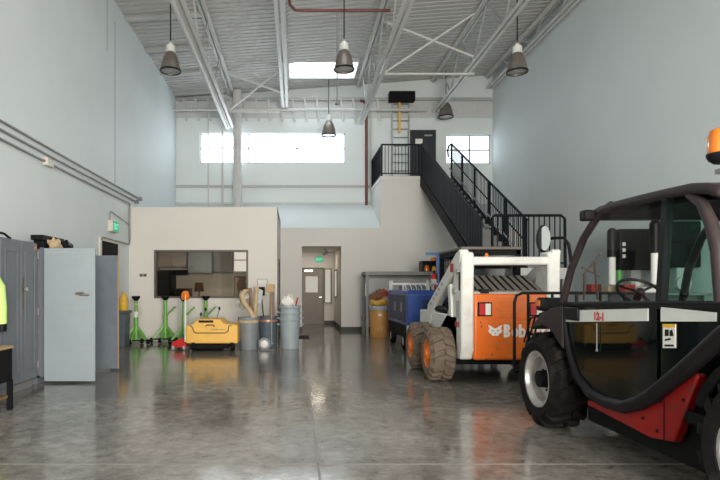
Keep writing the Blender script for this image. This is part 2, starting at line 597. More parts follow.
# raised landing block beside the stairs
struct(MB().box(2.7, 5.05, YW, YB, 0, 4.80).build('wall_landing', M_wallw))
struct(MB().box(2.68, 5.07, YW - .03, YB, 4.80, 4.93).build('trim_7', M_wallw))
d = struct(MB().box(4.04, 4.10, YB - .05, YB, 4.93, 7.06).box(4.98, 5.04, YB - .05, YB, 4.93, 7.06).box(4.1, 4.98, YB - .05, YB, 7.0, 7.06).build('door_2', M_doorN))
MB().box(4.1, 4.98, YB - .04, YB - .005, 4.93, 7.0).build('door_leaf', M_doorN, d)
MB().tube([(4.88, YB - .10, 5.95), (4.77, YB - .10, 5.95)], .016).tube([(4.88, YB - .02, 5.95), (4.88, YB - .1, 5.95)], .025).build('door_handle', M_chrome, d)
MB().box(4.62, 4.90, YB - .09, YB - .04, 6.82, 6.88).build('door_closer', M_chrome, d)
tag(MB().box(4.30, 4.56, YB - .046, YB - .041, 6.52, 6.74).build('paper_notice', M_paper, base=(4.43, YB - .04, 6.52)), 'white paper notice taped to the dark door on the landing', 'notice')

# office box
ox0, ox1, oz0, oz1 = -3.68, -1.24, 1.11, 2.36
XO = -.49
w = MB()
w.box(XL, ox0, YO, YO + .14, 0, 3.47).box(ox1, XO, YO, YO + .14, 0, 3.47).box(ox0, ox1, YO, YO + .14, 0, oz0).box(ox0, ox1, YO, YO + .14, oz1, 3.47)
struct(w.build('wall_office', M_off))
struct(MB().box(XO - .14, XO, YO + .14, 15.0, 0, 3.47).box(XO - .14, XO, 16.0, YW, 0, 3.47).box(XO - .14, XO, 15.0, 16.0, 2.15, 3.47).build('wall_office_side', M_off))
struct(MB().box(XL, XO, YO + .001, YW, 3.36, 3.47).build('ceiling_office', M_off))
d = struct(MB().box(XO - .12, XO + .015, 14.95, 15.0, 0, 2.2).box(XO - .12, XO + .015, 16.0, 16.05, 0, 2.2).box(XO - .12, XO + .015, 15.0, 16.0, 2.15, 2.2).build('door_3', M_frame))
MB().box(XO - .1, XO - .05, 15.0, 16.0, .01, 2.15).build('door_leaf', M_doorN, d)
f = MB()
t = .05
f.box(ox0, ox1, YO - .012, YO + .1, oz0, oz0 + t).box(ox0, ox1, YO - .012, YO + .1, oz1 - t, oz1)
f.box(ox0, ox0 + t, YO - .012, YO + .1, oz0 + t, oz1 - t).box(ox1 - t, ox1, YO - .012, YO + .1, oz0 + t, oz1 - t)
wn = struct(f.build('window_5', M_frame))
MB().box(ox0 + t, ox1 - t, YO + .04, YO + .05, oz0 + t, oz1 - t).build('window_pane', M_oglass, wn)

# ceiling: corrugated steel deck, sloping up to one side, with one skylight opening and two added out of view
SKY = [(-.22, 2.0, 17.2, 18.5), (-.22, 2.0, 9.6, 10.9), (-.22, 2.0, 2.0, 3.3)]  # last two are unseen, added to brighten the room from above


def deck(m, x0, x1, y0, y1):
    p = .203
    n = max(1, int(round((y1 - y0) / p)))
    p = (y1 - y0) / n
    ys = []
    for i in range(n):
        a = y0 + i * p
        ys += [(a, 0), (a + p * .64, 0), (a + p * .70, .05), (a + p * .94, .05)]
    ys.append((y1, 0))
    vs = []
    for x in (x0, x1):
        for y, h in ys:
            vs.append((x, y, zc(x) + h))
    k = len(ys)
    m.add(vs, [(i, i + 1, i + 1 + k, i + k) for i in range(k - 1)])


w = MB()
deck(w, XL, -.22, YF, YB)
deck(w, 2.0, XR, YF, YB)
prev = YF
for s_ in sorted([q for q in SKY if q[0] > -1], key=lambda q: q[2]):
    deck(w, -.22, 2.0, prev, s_[2])
    prev = s_[3]
deck(w, -.22, 2.0, prev, YB)
struct(w.build('ceiling', M_deck, smooth=False))
struct(MB().add([(XL, YF, zc(XL) + .5), (XR, YF, zc(XR) + .5), (XR, YB, zc(XR) + .5), (XL, YB, zc(XL) + .5)], [(0, 1, 2, 3)]).build('roof', M_deck))
for i, (x0, x1, y0, y1) in enumerate(SKY):
    z = zc((x0 + x1) / 2)
    f = MB()
    f.box(x0 - .03, x0, y0, y1, z - .1, z + .4).box(x1, x1 + .03, y0, y1, z, z + .4).box(x0, x1, y0 - .03, y0, z - .05, z + .4).box(x0, x1, y1, y1 + .03, z - .05, z + .4)
    o = struct(f.build('window_%d' % (6 + i), M_steel))
    MB().box(x0, x1, y0, y1, z + .30, z + .33).build('window_pane', M_skyfill if i else M_sky0, o)  # panes after the first only serve as added fill

# floor control joints, wall joints
struct(MB().box(.165, .185, 2.0, YW, 0, .0015).build('trim_8', M_joint))
struct(MB().box(XL, XR, 4.26, 4.28, 0, .0015).build('trim_9', M_joint))
struct(MB().box(XL, XL + .004, 12.90, 12.93, 3.85, 7.75).build('trim_10', M_groove))
struct(MB().box(XL, XL + .004, 12.36, 12.39, 6.8, 8.2).build('trim_11', M_groove))
# column behind the office
struct(MB().lathe([(.165, 0), (.165, 8.35)], (-2.07, 19.1, 0), n=20, caps=True).build('column', M_steel))

# ------------------------------------------------------------------ roof steel


def joist(x, zb, label, y0=3.0, y1=YB - .05, pitch=2.2, cw=.09, w=.14):
    zt = zc(x) - .06
    t = thing('roof_joist', label, 'roof joist', (x, 12, zt), 'open web roof joists')
    m = MB()
    for s in (-1, 1):
        m.box(x + s * w / 2 - .045, x + s * w / 2 + .045, y0, y1, zt - .02, zt)
        m.box(x + s * (w / 2 - .04) - .008, x + s * (w / 2 - .04) + .008, y0, y1, zt - cw, zt - .02)
    m.build('top_chord', M_steel, t)
    m = MB()
    for s in (-1, 1):
        m.box(x + s * w / 2 - .045, x + s * w / 2 + .045, y0, y1 - .3, zb, zb + .018)
        m.box(x + s * (w / 2 - .04) - .008, x + s * (w / 2 - .04) + .008, y0, y1 - .3, zb + .018, zb + cw)
    m.build('bottom_chord', M_steel, t)
    m = MB()
    n = int((y1 - .3 - y0) / pitch)
    for i in range(n):
        a = y0 + i * pitch
        m.bar((x, a, zt - .05), (x, a + pitch / 2, zb + .05), .035, .035)
        m.bar((x, a + pitch / 2, zb + .05), (x, a + pitch, zt - .05), .035, .035)
    m.build('web_lattice', M_steelg, t)
    return t


joist(-2.30, 7.03, 'deep white open web roof joist above the office and the column')
joist(-.38, 7.66, 'shallow white roof joist running beside the skylight opening')
joist(2.27, 7.15, 'deep white roof joist passing over the roof ladder side of the skylight')
joist(4.95, 7.60, 'white open web roof joist above the stair landing door', pitch=2.2)
joist(6.88, 8.45, 'white roof joist hugging the plain grey wall above the stairs', pitch=1.5)
# bright lower strut that follows the deep joist down to the column
tag(MB().tube([(-2.42, 3, 7.0), (-2.42, 19.0, 7.0)], .055, 10).build('roof_pipe', M_steel, base=(-2.42, 12, 7.0)), 'long white pipe under the deep roof joist above the office', 'pipe')
# bridging between joists


def bridging(xa, za, xb, zb_, y, label):
    t = thing('joist_bridging', label, 'brace', ((xa + xb) / 2, y, za), 'cross bracing between roof joists')
    MB().bar((xa + .05, y, za + .05), (xb - .05, y, zc(xb) - .1), .05, .05).build('brace_rod', M_steel, t)
    MB().bar((xa + .05, y + .06, zc(xa) - .1), (xb - .05, y + .06, zb_ + .05), .05, .05).build('brace_rod', M_steel, t)
    MB().bar((xa + .05, y + .03, za + .02), (xb - .05, y + .03, za + .02), .05, .05).build('strut', M_steel, t)


bridging(2.35, 7.15, 4.87, 7.60, 14.6, 'white crossed bracing between joists in front of the landing')
bridging(-2.2, 7.05, -.46, 7.66, 17.4, 'white crossed bracing between joists next to the skylight')
for i, y in enumerate((13.7, 15.5, 17.2, 19.0)):
    z = zc(-3.3) - .05
    tag(MB().bar((XL + .02, y, zc(XL) - .04), (-2.4, y, zc(-2.4) - .05), .08, .09).build('roof_purlin', M_steelg, base=(-3.3, y, z)),
        ['grey purlin over the hanging lamp by the conduit wall', 'second grey purlin from the hanging lamp by the conduit wall', 'third grey purlin along the conduit wall ceiling', 'grey purlin closest to the strip window wall'][i].replace('closest to', 'next to'), 'purlin', 'short purlins above the office')
# kicker braces against the back wall
k = 0
for i in range(19):
    x = -3.95 + i * .41 * 1.06
    if abs(x - 2.53) < .3 or 3.2 < x < 4.2:
        continue
    o = MB().bar((x, YB - .06, 7.38), (x - .09, YB - .16, 8.15), .075, .05, (0, 1, 0)).build('wall_brace', M_steel, base=(x, YB - .1, 7.4))
    tag(o, 'short white steel brace on the grey band under the roof edge', 'brace', 'short braces under the roof edge')
tag(MB().tube([(XL + .02, 18.9, 7.58), (-3.9, 18.9, 7.61), (4.6, 18.9, 7.61)], .04, 8).build('sprinkler_pipe', M_steel, base=(0, 18.9, 7.6)), 'thin white pipe running across below the roof edge', 'pipe')
for x, r, lb in ((-3.13, .018, 'thin white pipe standing in front of the strip window'), (-2.62, .03, 'thicker white pipe between the column and the thin pipe')):
    tag(MB().tube([(x, 19.3, 4.30), (x, 19.3, 8.2)], r, 8).build('vertical_pipe', M_steel, base=(x, 19.3, 4.3)), lb, 'pipe')
# maroon pipes
z0 = 7.86
tag(MB().tube([(-.16, 11.0, z0 + .1), (-.16, 12.2, z0 + .1), (-.14, 12.45, z0 + .05), (-.02, 12.6, z0), (.15, 12.62, z0), (2.2, 12.62, z0)], .035, 10).build('maroon_pipe', M_pipeR, base=(1, 12.6, z0)), 'maroon sprinkler pipe bending across below the roof deck', 'pipe')
tag(MB().tube([(.96, 12.62, z0 - .03), (.96, 12.62, 5.72)], .014, 8).lathe([(.0, 0), (.05, .0), (.05, .04), (.0, .06)], (.96, 12.62, 5.66), n=12).build('drop_pipe', M_steeld, base=(.96, 12.6, 5.7)), 'thin dark drop pipe hanging from the maroon pipe', 'pipe')
tag(MB().tube([(2.3, YB - .3, 8.03), (2.45, YB - .2, 8.02), (2.53, YB - .1, 7.85), (2.53, YB - .1, 4.3)], .05, 10).build('standpipe', M_pipeR, base=(2.53, YB - .1, 4.4)), 'dull maroon standpipe running down the strip window wall', 'pipe')
tag(MB().tube([(2.78 - .1, YB - .08, 4.9), (2.68, YB - .08, 8.1)], .025, 8).build('wall_conduit', M_steel, base=(2.68, YB - .08, 5)), 'white conduit beside the maroon standpipe', 'pipe')
# roof access ladder
t = thing('roof_ladder', 'steel wall ladder rising from the landing to a dark roof hatch', 'ladder', (3.75, YB - .2, 4.93))
for x in (3.45, 4.05):
    MB().bar((x, YB - .18, 4.95), (x, YB - .18, 8.15), .05, .04).build('side_rail', M_steelg, t)
m = MB()
for i in range(10):
    m.tube([(3.45, YB - .18, 5.25 + i * .3), (4.05, YB - .18, 5.25 + i * .3)], .018, 8)
m.build('rung_lattice', M_steeld, t)
MB().box(3.66, 3.73, YB - .26, YB - .21, 6.9, 8.1).build('safety_post', M_yel2, t)
tag(MB().box(3.3, 4.2, YB - .5, YB - .2, 7.98, 8.3).build('roof_hatch', M_blackm, base=(3.8, YB - .5, 8)), 'dark roof hatch opening above the wall ladder', 'hatch')

# ------------------------------------------------------------------ hanging high-bay lamps


def bay_lamp(x, y, zb, label, rad=.27):
    t = thing('pendant_lamp', label, 'lamp', (x, y, zb), 'hanging high bay lamps')
    MB().tube([(x, y, zb + .70), (x, y, zc(x) + .01)], .014, 8).build('hanging_cord', M_black, t)
    k = rad / .27
    MB().lathe([(0, .78 * k), (.05 * k, .77 * k), (.06 * k, .70 * k), (.125 * k, .69 * k), (.13 * k, .52 * k), (.10 * k, .50 * k), (0, .50 * k)], (x, y, zb), n=20).build('ballast_housing', M_lampcap, t)
    MB().lathe([(.10 * k, .52 * k), (.145 * k, .47 * k), (.195 * k, .36 * k), (.235 * k, .22 * k), (.265 * k, .06 * k), (.275 * k, 0), (.265 * k, 0), (.25 * k, .06 * k), (.22 * k, .22 * k), (.17 * k, .38 * k), (.09 * k, .49 * k)], (x, y, zb), n=28).build('reflector', M_alu, t)
    MB().lathe([(.266 * k, -.02 * k), (.288 * k, -.018 * k), (.288 * k, .018 * k), (.266 * k, .018 * k), (.266 * k, -.02 * k)], (x, y, zb), n=28).build('rim', M_black, t)
    MB().lathe([(0, -.01), (.12 * k, .0), (.262 * k, .012)], (x, y, zb), n=28).build('lens', M_lens, t)
    MB().ball((x, y, zb + .14 * k), (.06 * k, .06 * k, .1 * k)).build('bulb', M_paper, t)
    return t


bay_lamp(-2.88, 12.4, 6.36, 'high bay lamp hanging beside the conduit wall', .225)
bay_lamp(1.10, 12.35, 6.38, 'high bay lamp hanging below the skylight', .225)
bay_lamp(5.08, 12.4, 6.34, 'high bay lamp hanging beside the plain grey wall', .225)
bay_lamp(1.13, 18.6, 6.62, 'high bay lamp hanging in front of the strip window', .25)
bay_lamp(5.22, 18.8, 7.32, 'high bay lamp hanging above the landing door', .25)

# ------------------------------------------------------------------ landing railing and stairs
RZ = 4.93
t = thing('landing_railing', 'blue-black steel baluster railing around the upper landing', 'railing', (3.3, YW, RZ))
m = MB()
m.tube([(2.74, 19.42, RZ + 1.02), (2.74, YW + .05, RZ + 1.02), (3.92, YW + .05, RZ + 1.02)], .028, 8)
m.tube([(2.74, 19.42, RZ + .10), (2.74, YW + .05, RZ + .10), (3.92, YW + .05, RZ + .10)], .02, 8)
m.build('handrail', M_rail, t)
for p in ((2.74, 19.4), (2.74, YW + .05), (3.92, YW + .05)):
    MB().box(p[0] - .025, p[0] + .025, p[1] - .025, p[1] + .025, RZ, RZ + 1.03).build('post', M_rail, t)
m = MB()
for i in range(1, 11):
    x = 2.74 + 1.18 * i / 11
    m.box(x - .009, x + .009, YW + .04, YW + .06, RZ + .1, RZ + 1.02)
for i in range(1, 19):
    y = YW + .05 + 2.36 * i / 19
    m.box(2.731, 2.749, y - .009, y + .009, RZ + .1, RZ + 1.02)
m.build('baluster_lattice', M_rail, t)

SL = .56
SX0, SX1 = 3.98, 4.95
LZ = 1.78
SY0 = YW - (RZ - LZ) / SL


def sz(y):
    return RZ - SL * (YW - y)


t = thing('staircase', 'dark steel staircase descending from the upper landing to a lower platform', 'staircase', (4.45, 14, 0))
for x in (SX0, SX1):
    MB().prism([(YW, RZ + .04), (YW, RZ - .30), (SY0, LZ - .30), (SY0, LZ + .04)], 'x', x - .03, x + .03).build('stringer', M_rail if x == SX1 else M_blackm, t)
m = MB()
n = 18
for i in range(n):
    y = YW - (i + 1) * (YW - SY0) / n
    z = RZ - (i + 1) * (RZ - LZ) / n
    m.box(SX0, SX1, y, y + (YW - SY0) / n + .02, z - .03, z)
    m.box(SX0, SX1, y + (YW - SY0) / n - .01, y + (YW - SY0) / n + .01, z, z + (RZ - LZ) / n)
m.build('tread_slats', M_steeld, t)


def rail_pts(x, h):
    return [(x, YW, RZ + h), (x, SY0, LZ + h)]


m = MB()
m.tube([(SX0, YW + .05, RZ + 1.02), (SX0, YW - .1, RZ + 1.0), (SX0, SY0, LZ + 1.06)], .028, 8)
m.tube([(SX0, YW, RZ + .12), (SX0, SY0, LZ + .12)], .02, 8)
m.build('handrail', M_rail, t)
m = MB()
nb = 52
for i in range(nb + 1):
    y = SY0 + (YW - SY0) * i / nb
    m.box(SX0 - .008, SX0 + .008, y - .03, y + .03, sz(y) + .04, sz(y) + 1.03)
m.build('baluster_lattice', M_rail, t)
m = MB()
m.tube([(SX1, YW + .35, RZ + .70), (SX1, YW + .42, RZ + .92), (SX1, YW + .30, RZ + 1.04), (SX1, YW, RZ + 1.03), (SX1, SY0, LZ + 1.06)], .028, 8)
m.tube([(SX1, YW + .2, RZ + .62), (SX1, YW, RZ + .56), (SX1, SY0, LZ + .56)], .018, 8)
m.build('handrail', M_rail, t)
m = MB()
m.tube([(SX0 + .09, YW, RZ + .88), (SX0 + .09, SY0, LZ + .88), (SX0 + .09, SY0 - .3, LZ + .88)], .02, 8)
m.tube([(SX1 - .07, YW, RZ + .26), (SX1 - .07, SY0, LZ + .26)], .018, 8)
m.build('grab_rail', M_railg, t)
for i in range(6):
    y = YW - .02 - (YW - SY0 - .1) * i / 5
    MB().box(SX1 - .025, SX1 + .025, y - .03, y + .03, sz(y), sz(y) + 1.04).build('post', M_rail, t)
m = MB()
for i in range(nb):
    y = SY0 + (YW - SY0) * i / nb
    m.box(SX1 - .005, SX1 + .005, y - .016, y + .016, sz(y) + .04, sz(y) + 1.03)
m.build('infill_lattice', M_rail, t)
PY = 10.75
bx('platform', M_steelg, t, 3.9, 5.42, PY, SY0 + .05, LZ - .22, LZ)
for p in ((3.96, PY + .06), (5.36, PY + .06), (3.96, SY0 - .02), (5.36, SY0 - .02)):
    MB().box(p[0] - .05, p[0] + .05, p[1] - .05, p[1] + .05, 0, LZ - .22).build('leg', M_steeld, t)
t = thing('platform_railing', 'black baluster guard rail on the low stair platform behind the loader', 'railing', (4.65, PY, LZ))
m = MB()
m.tube([(3.92, PY + .04, LZ), (3.92, PY + .04, LZ + 1.0), (3.96, PY + .04, LZ + 1.05), (5.30, PY + .04, LZ + 1.05), (5.37, PY + .04, LZ + .99), (5.38, PY + .04, LZ)], .028, 8)
m.tube([(3.92, PY + .04, LZ + .1), (5.38, PY + .04, LZ + .1)], .018, 8)
m.build('handrail', M_blackm, t)
m = MB()
for i in range(1, 14):
    x = 3.92 + 1.46 * i / 14
    m.box(x - .009, x + .009, PY + .03, PY + .05, LZ + .1, LZ + 1.05)
m.build('baluster_lattice', M_blackm, t)

# ------------------------------------------------------------------ conduit wall: pipes, sign, lockers
for i, (z, y1, lb) in enumerate(((3.82, 14.9, 'top one of three grey conduits along the cool white wall'), (3.69, 14.6, 'middle one of three grey conduits along the cool white wall'), (3.555, 13.92, 'lowest of three grey conduits, with a junction box'))):
    t = thing('wall_conduit', lb, 'conduit', (XL + .03, 9, z))
    pts = [(XL + .035, 2.5, z), (XL + .035, y1, z)]
    if i == 2:
        pts += [(XL + .035, 13.96, z - .06), (XL + .035, 13.96, 2.62), (XL + .035, 13.90, 2.5), (XL + .035, 12.0, 2.5), (XL + .035, 11.9, 2.44)]
    MB().tube(pts, .021, 8).build('pipe_run', M_pipeD, t)
    if i == 2:
        y = 540 * 4.3 / (296 - 47.5)
        bx('junction_box', M_cream, t, XL, XL + .09, y - .12, y + .12, z - .07, z + .07, bevel=.008)
    else:
        bx('coupling', M_steeld, t, XL, XL + .08, y1 - .08, y1 + .02, z - .04, z + .05)
t = thing('exit_sign', 'small green exit sign on the cool white wall above the lockers', 'sign', (XL, 12.6, 2.68))
bx('sign_housing', M_cream, t, XL, XL + .12, 12.4, 12.85, 2.68, 2.94, bevel=.008)
bx('sign_face', M_exit, t, XL + .12, XL + .126, 12.43, 12.82, 2.70, 2.92)
letters('lettering', 'EXIT', .2, M_exit2, t, (XL + .127, 12.46, 2.74), (R(90), 0, R(90)), weight=.004, extrude=.001, sx=.8)
MB().tube([(XL + .03, 12.5, 2.94), (XL + .03, 12.5, 3.12), (XL + .03, 12.58, 3.16), (XL + .03, 13.96, 3.0)], .012, 6).build('sign_conduit', M_pipeD, t)
t = thing('bulletin_frame', 'dark framed board on the cool white wall beside the slate locker door', 'board', (XL, 12.4, 1.95))
bx('frame', M_cream, t, XL, XL + .04, 11.85, 13.1, 1.9, 2.5)
bx('board_face', M_blackm, t, XL + .04, XL + .045, 11.95, 13.0, 1.97, 2.43)

# locker one
LX = -3.68
t = thing('steel_locker', 'tall grey steel double-door locker holding the hi-vis jacket', 'locker', (-4.0, 6.6, 0))
bx('body', M_lock, t, XL + .01, LX - .03, 5.7, 7.70, .10, 2.03, bevel=.008)
bx('plinth', M_steeld, t, XL + .03, LX - .06, 5.75, 7.66, 0, .10)
for a, b_ in ((5.72, 6.21), (6.23, 6.71), (6.73, 7.215), (7.235, 7.68)):
    dd = bx('door', M_lock, t, LX - .03, LX, a, b_, .12, 2.01, bevel=.006)
    m = MB()
    for (u0, u1, v0, v1) in ((a + .08, b_ - .08, .24, .27), (a + .08, b_ - .08, 1.86, 1.89), (a + .08, a + .105, .27, 1.86), (b_ - .105, b_ - .08, .27, 1.86)):
        m.box(LX, LX + .012, u0, u1, v0, v1)
    m.build('panel_moulding', M_lock, dd, .003)
h = MB().lathe([(0, .05), (.03, .045), (.035, .02), (.02, 0)], (LX, 7.30, 1.37), 'x', 14)
h.build('knob', M_chrome, t)
MB().prism([(7.25, 1.5), (7.30, 1.55), (7.34, 1.44), (7.35, 1.32), (7.30, 1.12), (7.28, 1.0), (7.25, 1.2), (7.24, 1.4)], 'x', LX, LX + .0025).build('grime_smudge', M_smudge, t)
for z in (1.85, 1.05, .3):
    MB().tube([(LX + .008, 7.69, z - .05), (LX + .008, 7.69, z + .05)], .014, 8).build('hinge', M_steeld, t)
MB().lathe([(0, .006), (.035, .006), (.035, 0)], (LX, 7.62, 1.95), 'x', 12).build('rust_spot', M_rust, t)
tag(MB().tube([(LX - .25, 6.45, 2.05), (LX - .2, 6.62, 2.10), (LX - .15, 6.85, 2.11), (LX - .1, 7.0, 2.09), (LX - .08, 7.08, 2.045), (LX - .07, 7.1, 2.042)], .016, 8).build('black_cable', M_black, base=(LX - .15, 6.8, 2.03)), 'black cable looped on top of the jacket locker', 'cable')

# locker two with open doors
t = thing('steel_cabinet', 'grey steel cabinet standing with both doors swung wide open', 'cabinet', (-4.0, 8.7, 0))
m = MB()
CY0, CY1 = 7.76, 9.66
m.box(XL + .01, XL + .03, CY0, CY1, .1, 1.97).box(XL + .03, LX, CY0, CY0 + .025, .1, 1.97).box(XL + .03, LX, CY1 - .025, CY1, .1, 1.97)
m.box(XL + .03, LX, CY0, CY1, 1.945, 1.97).box(XL + .03, LX, CY0, CY1, .1, .125).box(XL + .03, LX - .05, CY0 + .02, CY1 - .02, 0, .1)
m.build('body', M_lock, t)
bx('face_frame', M_lock, t, LX, LX + .02, CY0 + .0, CY0 + .13, .1, 1.97)
for z in (.5, .95, 1.4):
    bx('shelf', M_steelg, t, XL + .03, LX - .03, CY0 + .03, CY1 - .03, z, z + .02)
dd = bx('door', M_ldoor, t, LX + .02, -2.92, 7.84, 7.87, .03, 1.965, bevel=.006)
MB().prism([(-3.02, 1.29), (-3.10, 1.33), (-3.19, 1.325), (-3.22, 1.30), (-3.16, 1.275), (-3.05, 1.265), (-2.99, 1.275)], 'y', 7.836, 7.84).build('grime_smudge', M_smudge, dd)
MB().box(-3.10, -3.0, 7.828, 7.84, 1.285, 1.305).build('latch_slot', M_steeld, dd)
MB().lathe([(0, .006), (.03, .006), (.03, 0)], (LX + .02 - .02, 7.85, 1.9), 'x', 12).build('rust_spot', M_rust, dd)
m = MB()
m.box(-3.62, -2.98, 7.832, 7.84, 1.90, 1.905)
m.build('seam_groove', M_steelg, dd)
dd = bx('door', M_ldoor2, t, LX + .02, -2.985, 9.05, 9.08, .03, 1.93, bevel=.006)
dd['label'] = 'slate blue door'
bx('door_edge_strip', M_tanwood, dd, -2.985, -2.974, 9.05, 9.08, .03, 1.93)

# things on the lockers
t = thing('black_tray', 'flat black tray lying on the open cabinet holding a crumpled bag', 'tray', (-3.88, 8.6, 1.97))
m = MB()
m.box(-4.06, -3.86, 8.25, 9.0, 2.12, 2.2).box(-4.04, -3.88, 8.3, 8.95, 1.97, 2.12)
m.build('tray_body', M_black, t, .01)


def lump(c, r, seed, amp=.25, n=16, m=9):
    rnd = random.Random(seed)
    ph = [(rnd.uniform(1, 4), rnd.uniform(0, 6), rnd.uniform(1, 4), rnd.uniform(0, 6)) for _ in range(5)]
    b = MB().ball((0, 0, 0), 1, n, m)
    vs = []
    for v in b.v:
        k = 1
        for f1, p1, f2, p2 in ph:
            k += amp / 3 * math.sin(f1 * v[0] * 2 + p1) * math.sin(f2 * v[1] * 2 + v[2] * 2 + p2)
        vs.append((c[0] + v[0] * r[0] * k, c[1] + v[1] * r[1] * k, c[2] + v[2] * r[2] * k))
    b.v = vs
    return b


tag(lump((-3.76, 8.45, 2.06), (.07, .16, .09), 3, .5).build('crumpled_bag', M_tanp, base=(-3.64, 8.15, 2)), 'crumpled tan and black bag on the edge of the black tray', 'bag')
tag(lump((-3.76, 8.82, 2.06), (.08, .18, .09), 4, .5).build('black_cloth', M_black, base=(-3.72, 8.45, 1.97)), 'black cloth bundled against the black tray', 'cloth')
tag(lump((-3.75, 9.3, 2.0), (.11, .33, .035), 5, .4).build('black_glove', M_blackm, base=(-3.75, 9.3, 1.97)), 'flat black glove lying at the end of the open cabinet', 'glove')

# hi-vis jacket hanging on the locker door
t = thing('safety_jacket', 'lime hi-vis safety jacket hanging on the grey locker door', 'jacket', (LX + .08, 6.24, .8))


def ring(cy, cz, ry, rx, n=16, x=LX + .085):
    return [(x + rx * math.sin(2 * PI * k / n) * (1 + .08 * math.sin(5 * k)), cy + ry * math.cos(2 * PI * k / n), cz) for k in range(n)]


m = MB().loft([ring(6.24, .92, .26, .06), ring(6.24, 1.1, .255, .065), ring(6.24, 1.3, .25, .07), ring(6.24, 1.47, .25, .065), ring(6.24, 1.56, .19, .05), ring(6.24, 1.60, .10, .045)])
m.build('torso', M_hivis, t)
m = MB().loft([ring(6.24, .80, .255, .055), ring(6.24, .92, .258, .058)])
m.build('hem', M_black, t)
for s in (-1, 1):
    m = MB().tube([(LX + .085, 6.24 + s * .17, 1.53), (LX + .095, 6.24 + s * .27, 1.40), (LX + .10, 6.24 + s * .31, 1.15), (LX + .10, 6.24 + s * .325, .95)], [.06, .075, .068, .06], 12)
    sl = m.build('sleeve', M_hivis, t)
    MB().tube([(LX + .10, 6.24 + s * .325, .955), (LX + .10, 6.24 + s * .33, .86)], [.062, .056], 12).build('cuff', M_black, sl)
MB().loft([ring(6.24, 1.08, .262, .072), ring(6.24, 1.14, .262, .074)]).build('reflective_band', M_silv, t)
MB().loft([ring(6.24, 1.585, .13, .055), ring(6.22, 1.66, .15, .06), ring(6.22, 1.665, .10, .04), ring(6.24, 1.60, .09, .035)]).build('collar', M_hivis, t)
# black step stool
t = thing('step_stool', 'black steel work stool with a worn tan top beside the lockers', 'stool', (-3.42, 6.0, 0))
bx('seat', M_tanwood, t, -3.62, -3.24, 5.8, 6.2, .70, .73, bevel=.006)
bx('apron', M_blackm, t, -3.61, -3.25, 5.81, 6.19, .33, .70, bevel=.008)
bx('reflector', M_copper, t, -3.34, -3.30, 5.795, 5.81, .57, .66)
for x in (-3.59, -3.27):
    for y in (5.83, 6.17):
        MB().box(x - .025, x + .025, y - .025, y + .025, 0, .34).build('leg', M_blackm, t)
bx('shelf', M_wood, t, -3.58, -3.28, 5.85, 6.15, .14, .17)

# slim slate bin and yellow jug in the corner
t = thing('slim_bin', 'slim slate blue bin in the corner beside the office wall', 'bin', (-4.17, 12.7, 0))
m = MB().loft([[(x, y, z) for x, y in ((-4.29, 12.5), (-3.95 - k, 12.5), (-3.95 - k, 12.9), (-4.29, 12.9))] for z, k in ((0, .03), (.78, 0))])
m.build('bin_body', M_canD, t, .015)
bx('bin_lid', M_canD, t, -4.31, -3.92, 12.47, 12.93, .78, .85, bevel=.02)
tag(MB().lathe([(0, 0), (.09, 0), (.10, .02), (.10, .26), (.06, .36), (.03, .39), (.03, .43), (0, .43)], (-4.05, 12.7, .85), n=16).build('yellow_jug', M_yel2, base=(-4.05, 12.7, .85)), 'yellow jug standing on the slim slate bin', 'jug')

# ------------------------------------------------------------------ green support stands


def jack_stand(x, y, label, top=1.12, handle=True, tape=False):
    t = thing('jack_stand', label, 'jack stand', (x, y, 0), 'green jack stands along the office wall')
    MB().tube([(x, y, .06), (x, y, .72)], .055, 12).tube([(x, y, .72), (x, y, top - .06)], .043, 12).build('mast', M_lime, t)
    MB().lathe([(0, .06), (.10, .06), (.10, .02), (.05, -.05), (0, -.06)], (x, y, top), n=14).build('saddle', M_black, t)
    for dx, dy in ((-.32, -.10), (.32, -.10), (-.10, -.15), (.10, .15)):
        lg = MB().bar((x, y, .46), (x + dx, y + dy, .07), .05, .05).build('leg', M_lime, t)
        MB().lathe([(0, -.03), (.06, -.03), (.07, 0), (.06, .03), (0, .03)], (x + dx, y + dy, .07), 'x', 14).build('caster', M_blackm, lg)
    MB().bar((x - .30, y - .1, .10), (x + .30, y - .1, .10), .04, .03).build('base_bar', M_blackm, t)
    if handle:
        MB().tube([(x, y - .03, .66), (x + .27, y - .06, .91)], .022, 8).build('handle', M_lime, t)
    if tape:
        MB().lathe([(.058, 0), (.058, .14)], (x, y, .66), n=14).build('label_band', M_paper, t)
        MB().tube([(x - .05, y - .05, 1.0), (x + .12, y - .06, .95), (x + .14, y - .06, .75), (x + .05, y - .06, .68)], .012, 6).build('hose', M_cream, t)
    return t


jack_stand(-3.91, 13.20, 'green jack stand in the corner with a white band and hose', tape=True, handle=False)
jack_stand(-3.29, 13.60, 'green jack stand below the dark edge of the office window')
jack_stand(-2.74, 13.20, 'green jack stand directly behind the white beacon pole', top=1.10)
jack_stand(-2.27, 13.60, 'green jack stand behind the yellow sweeper below the table lamp')

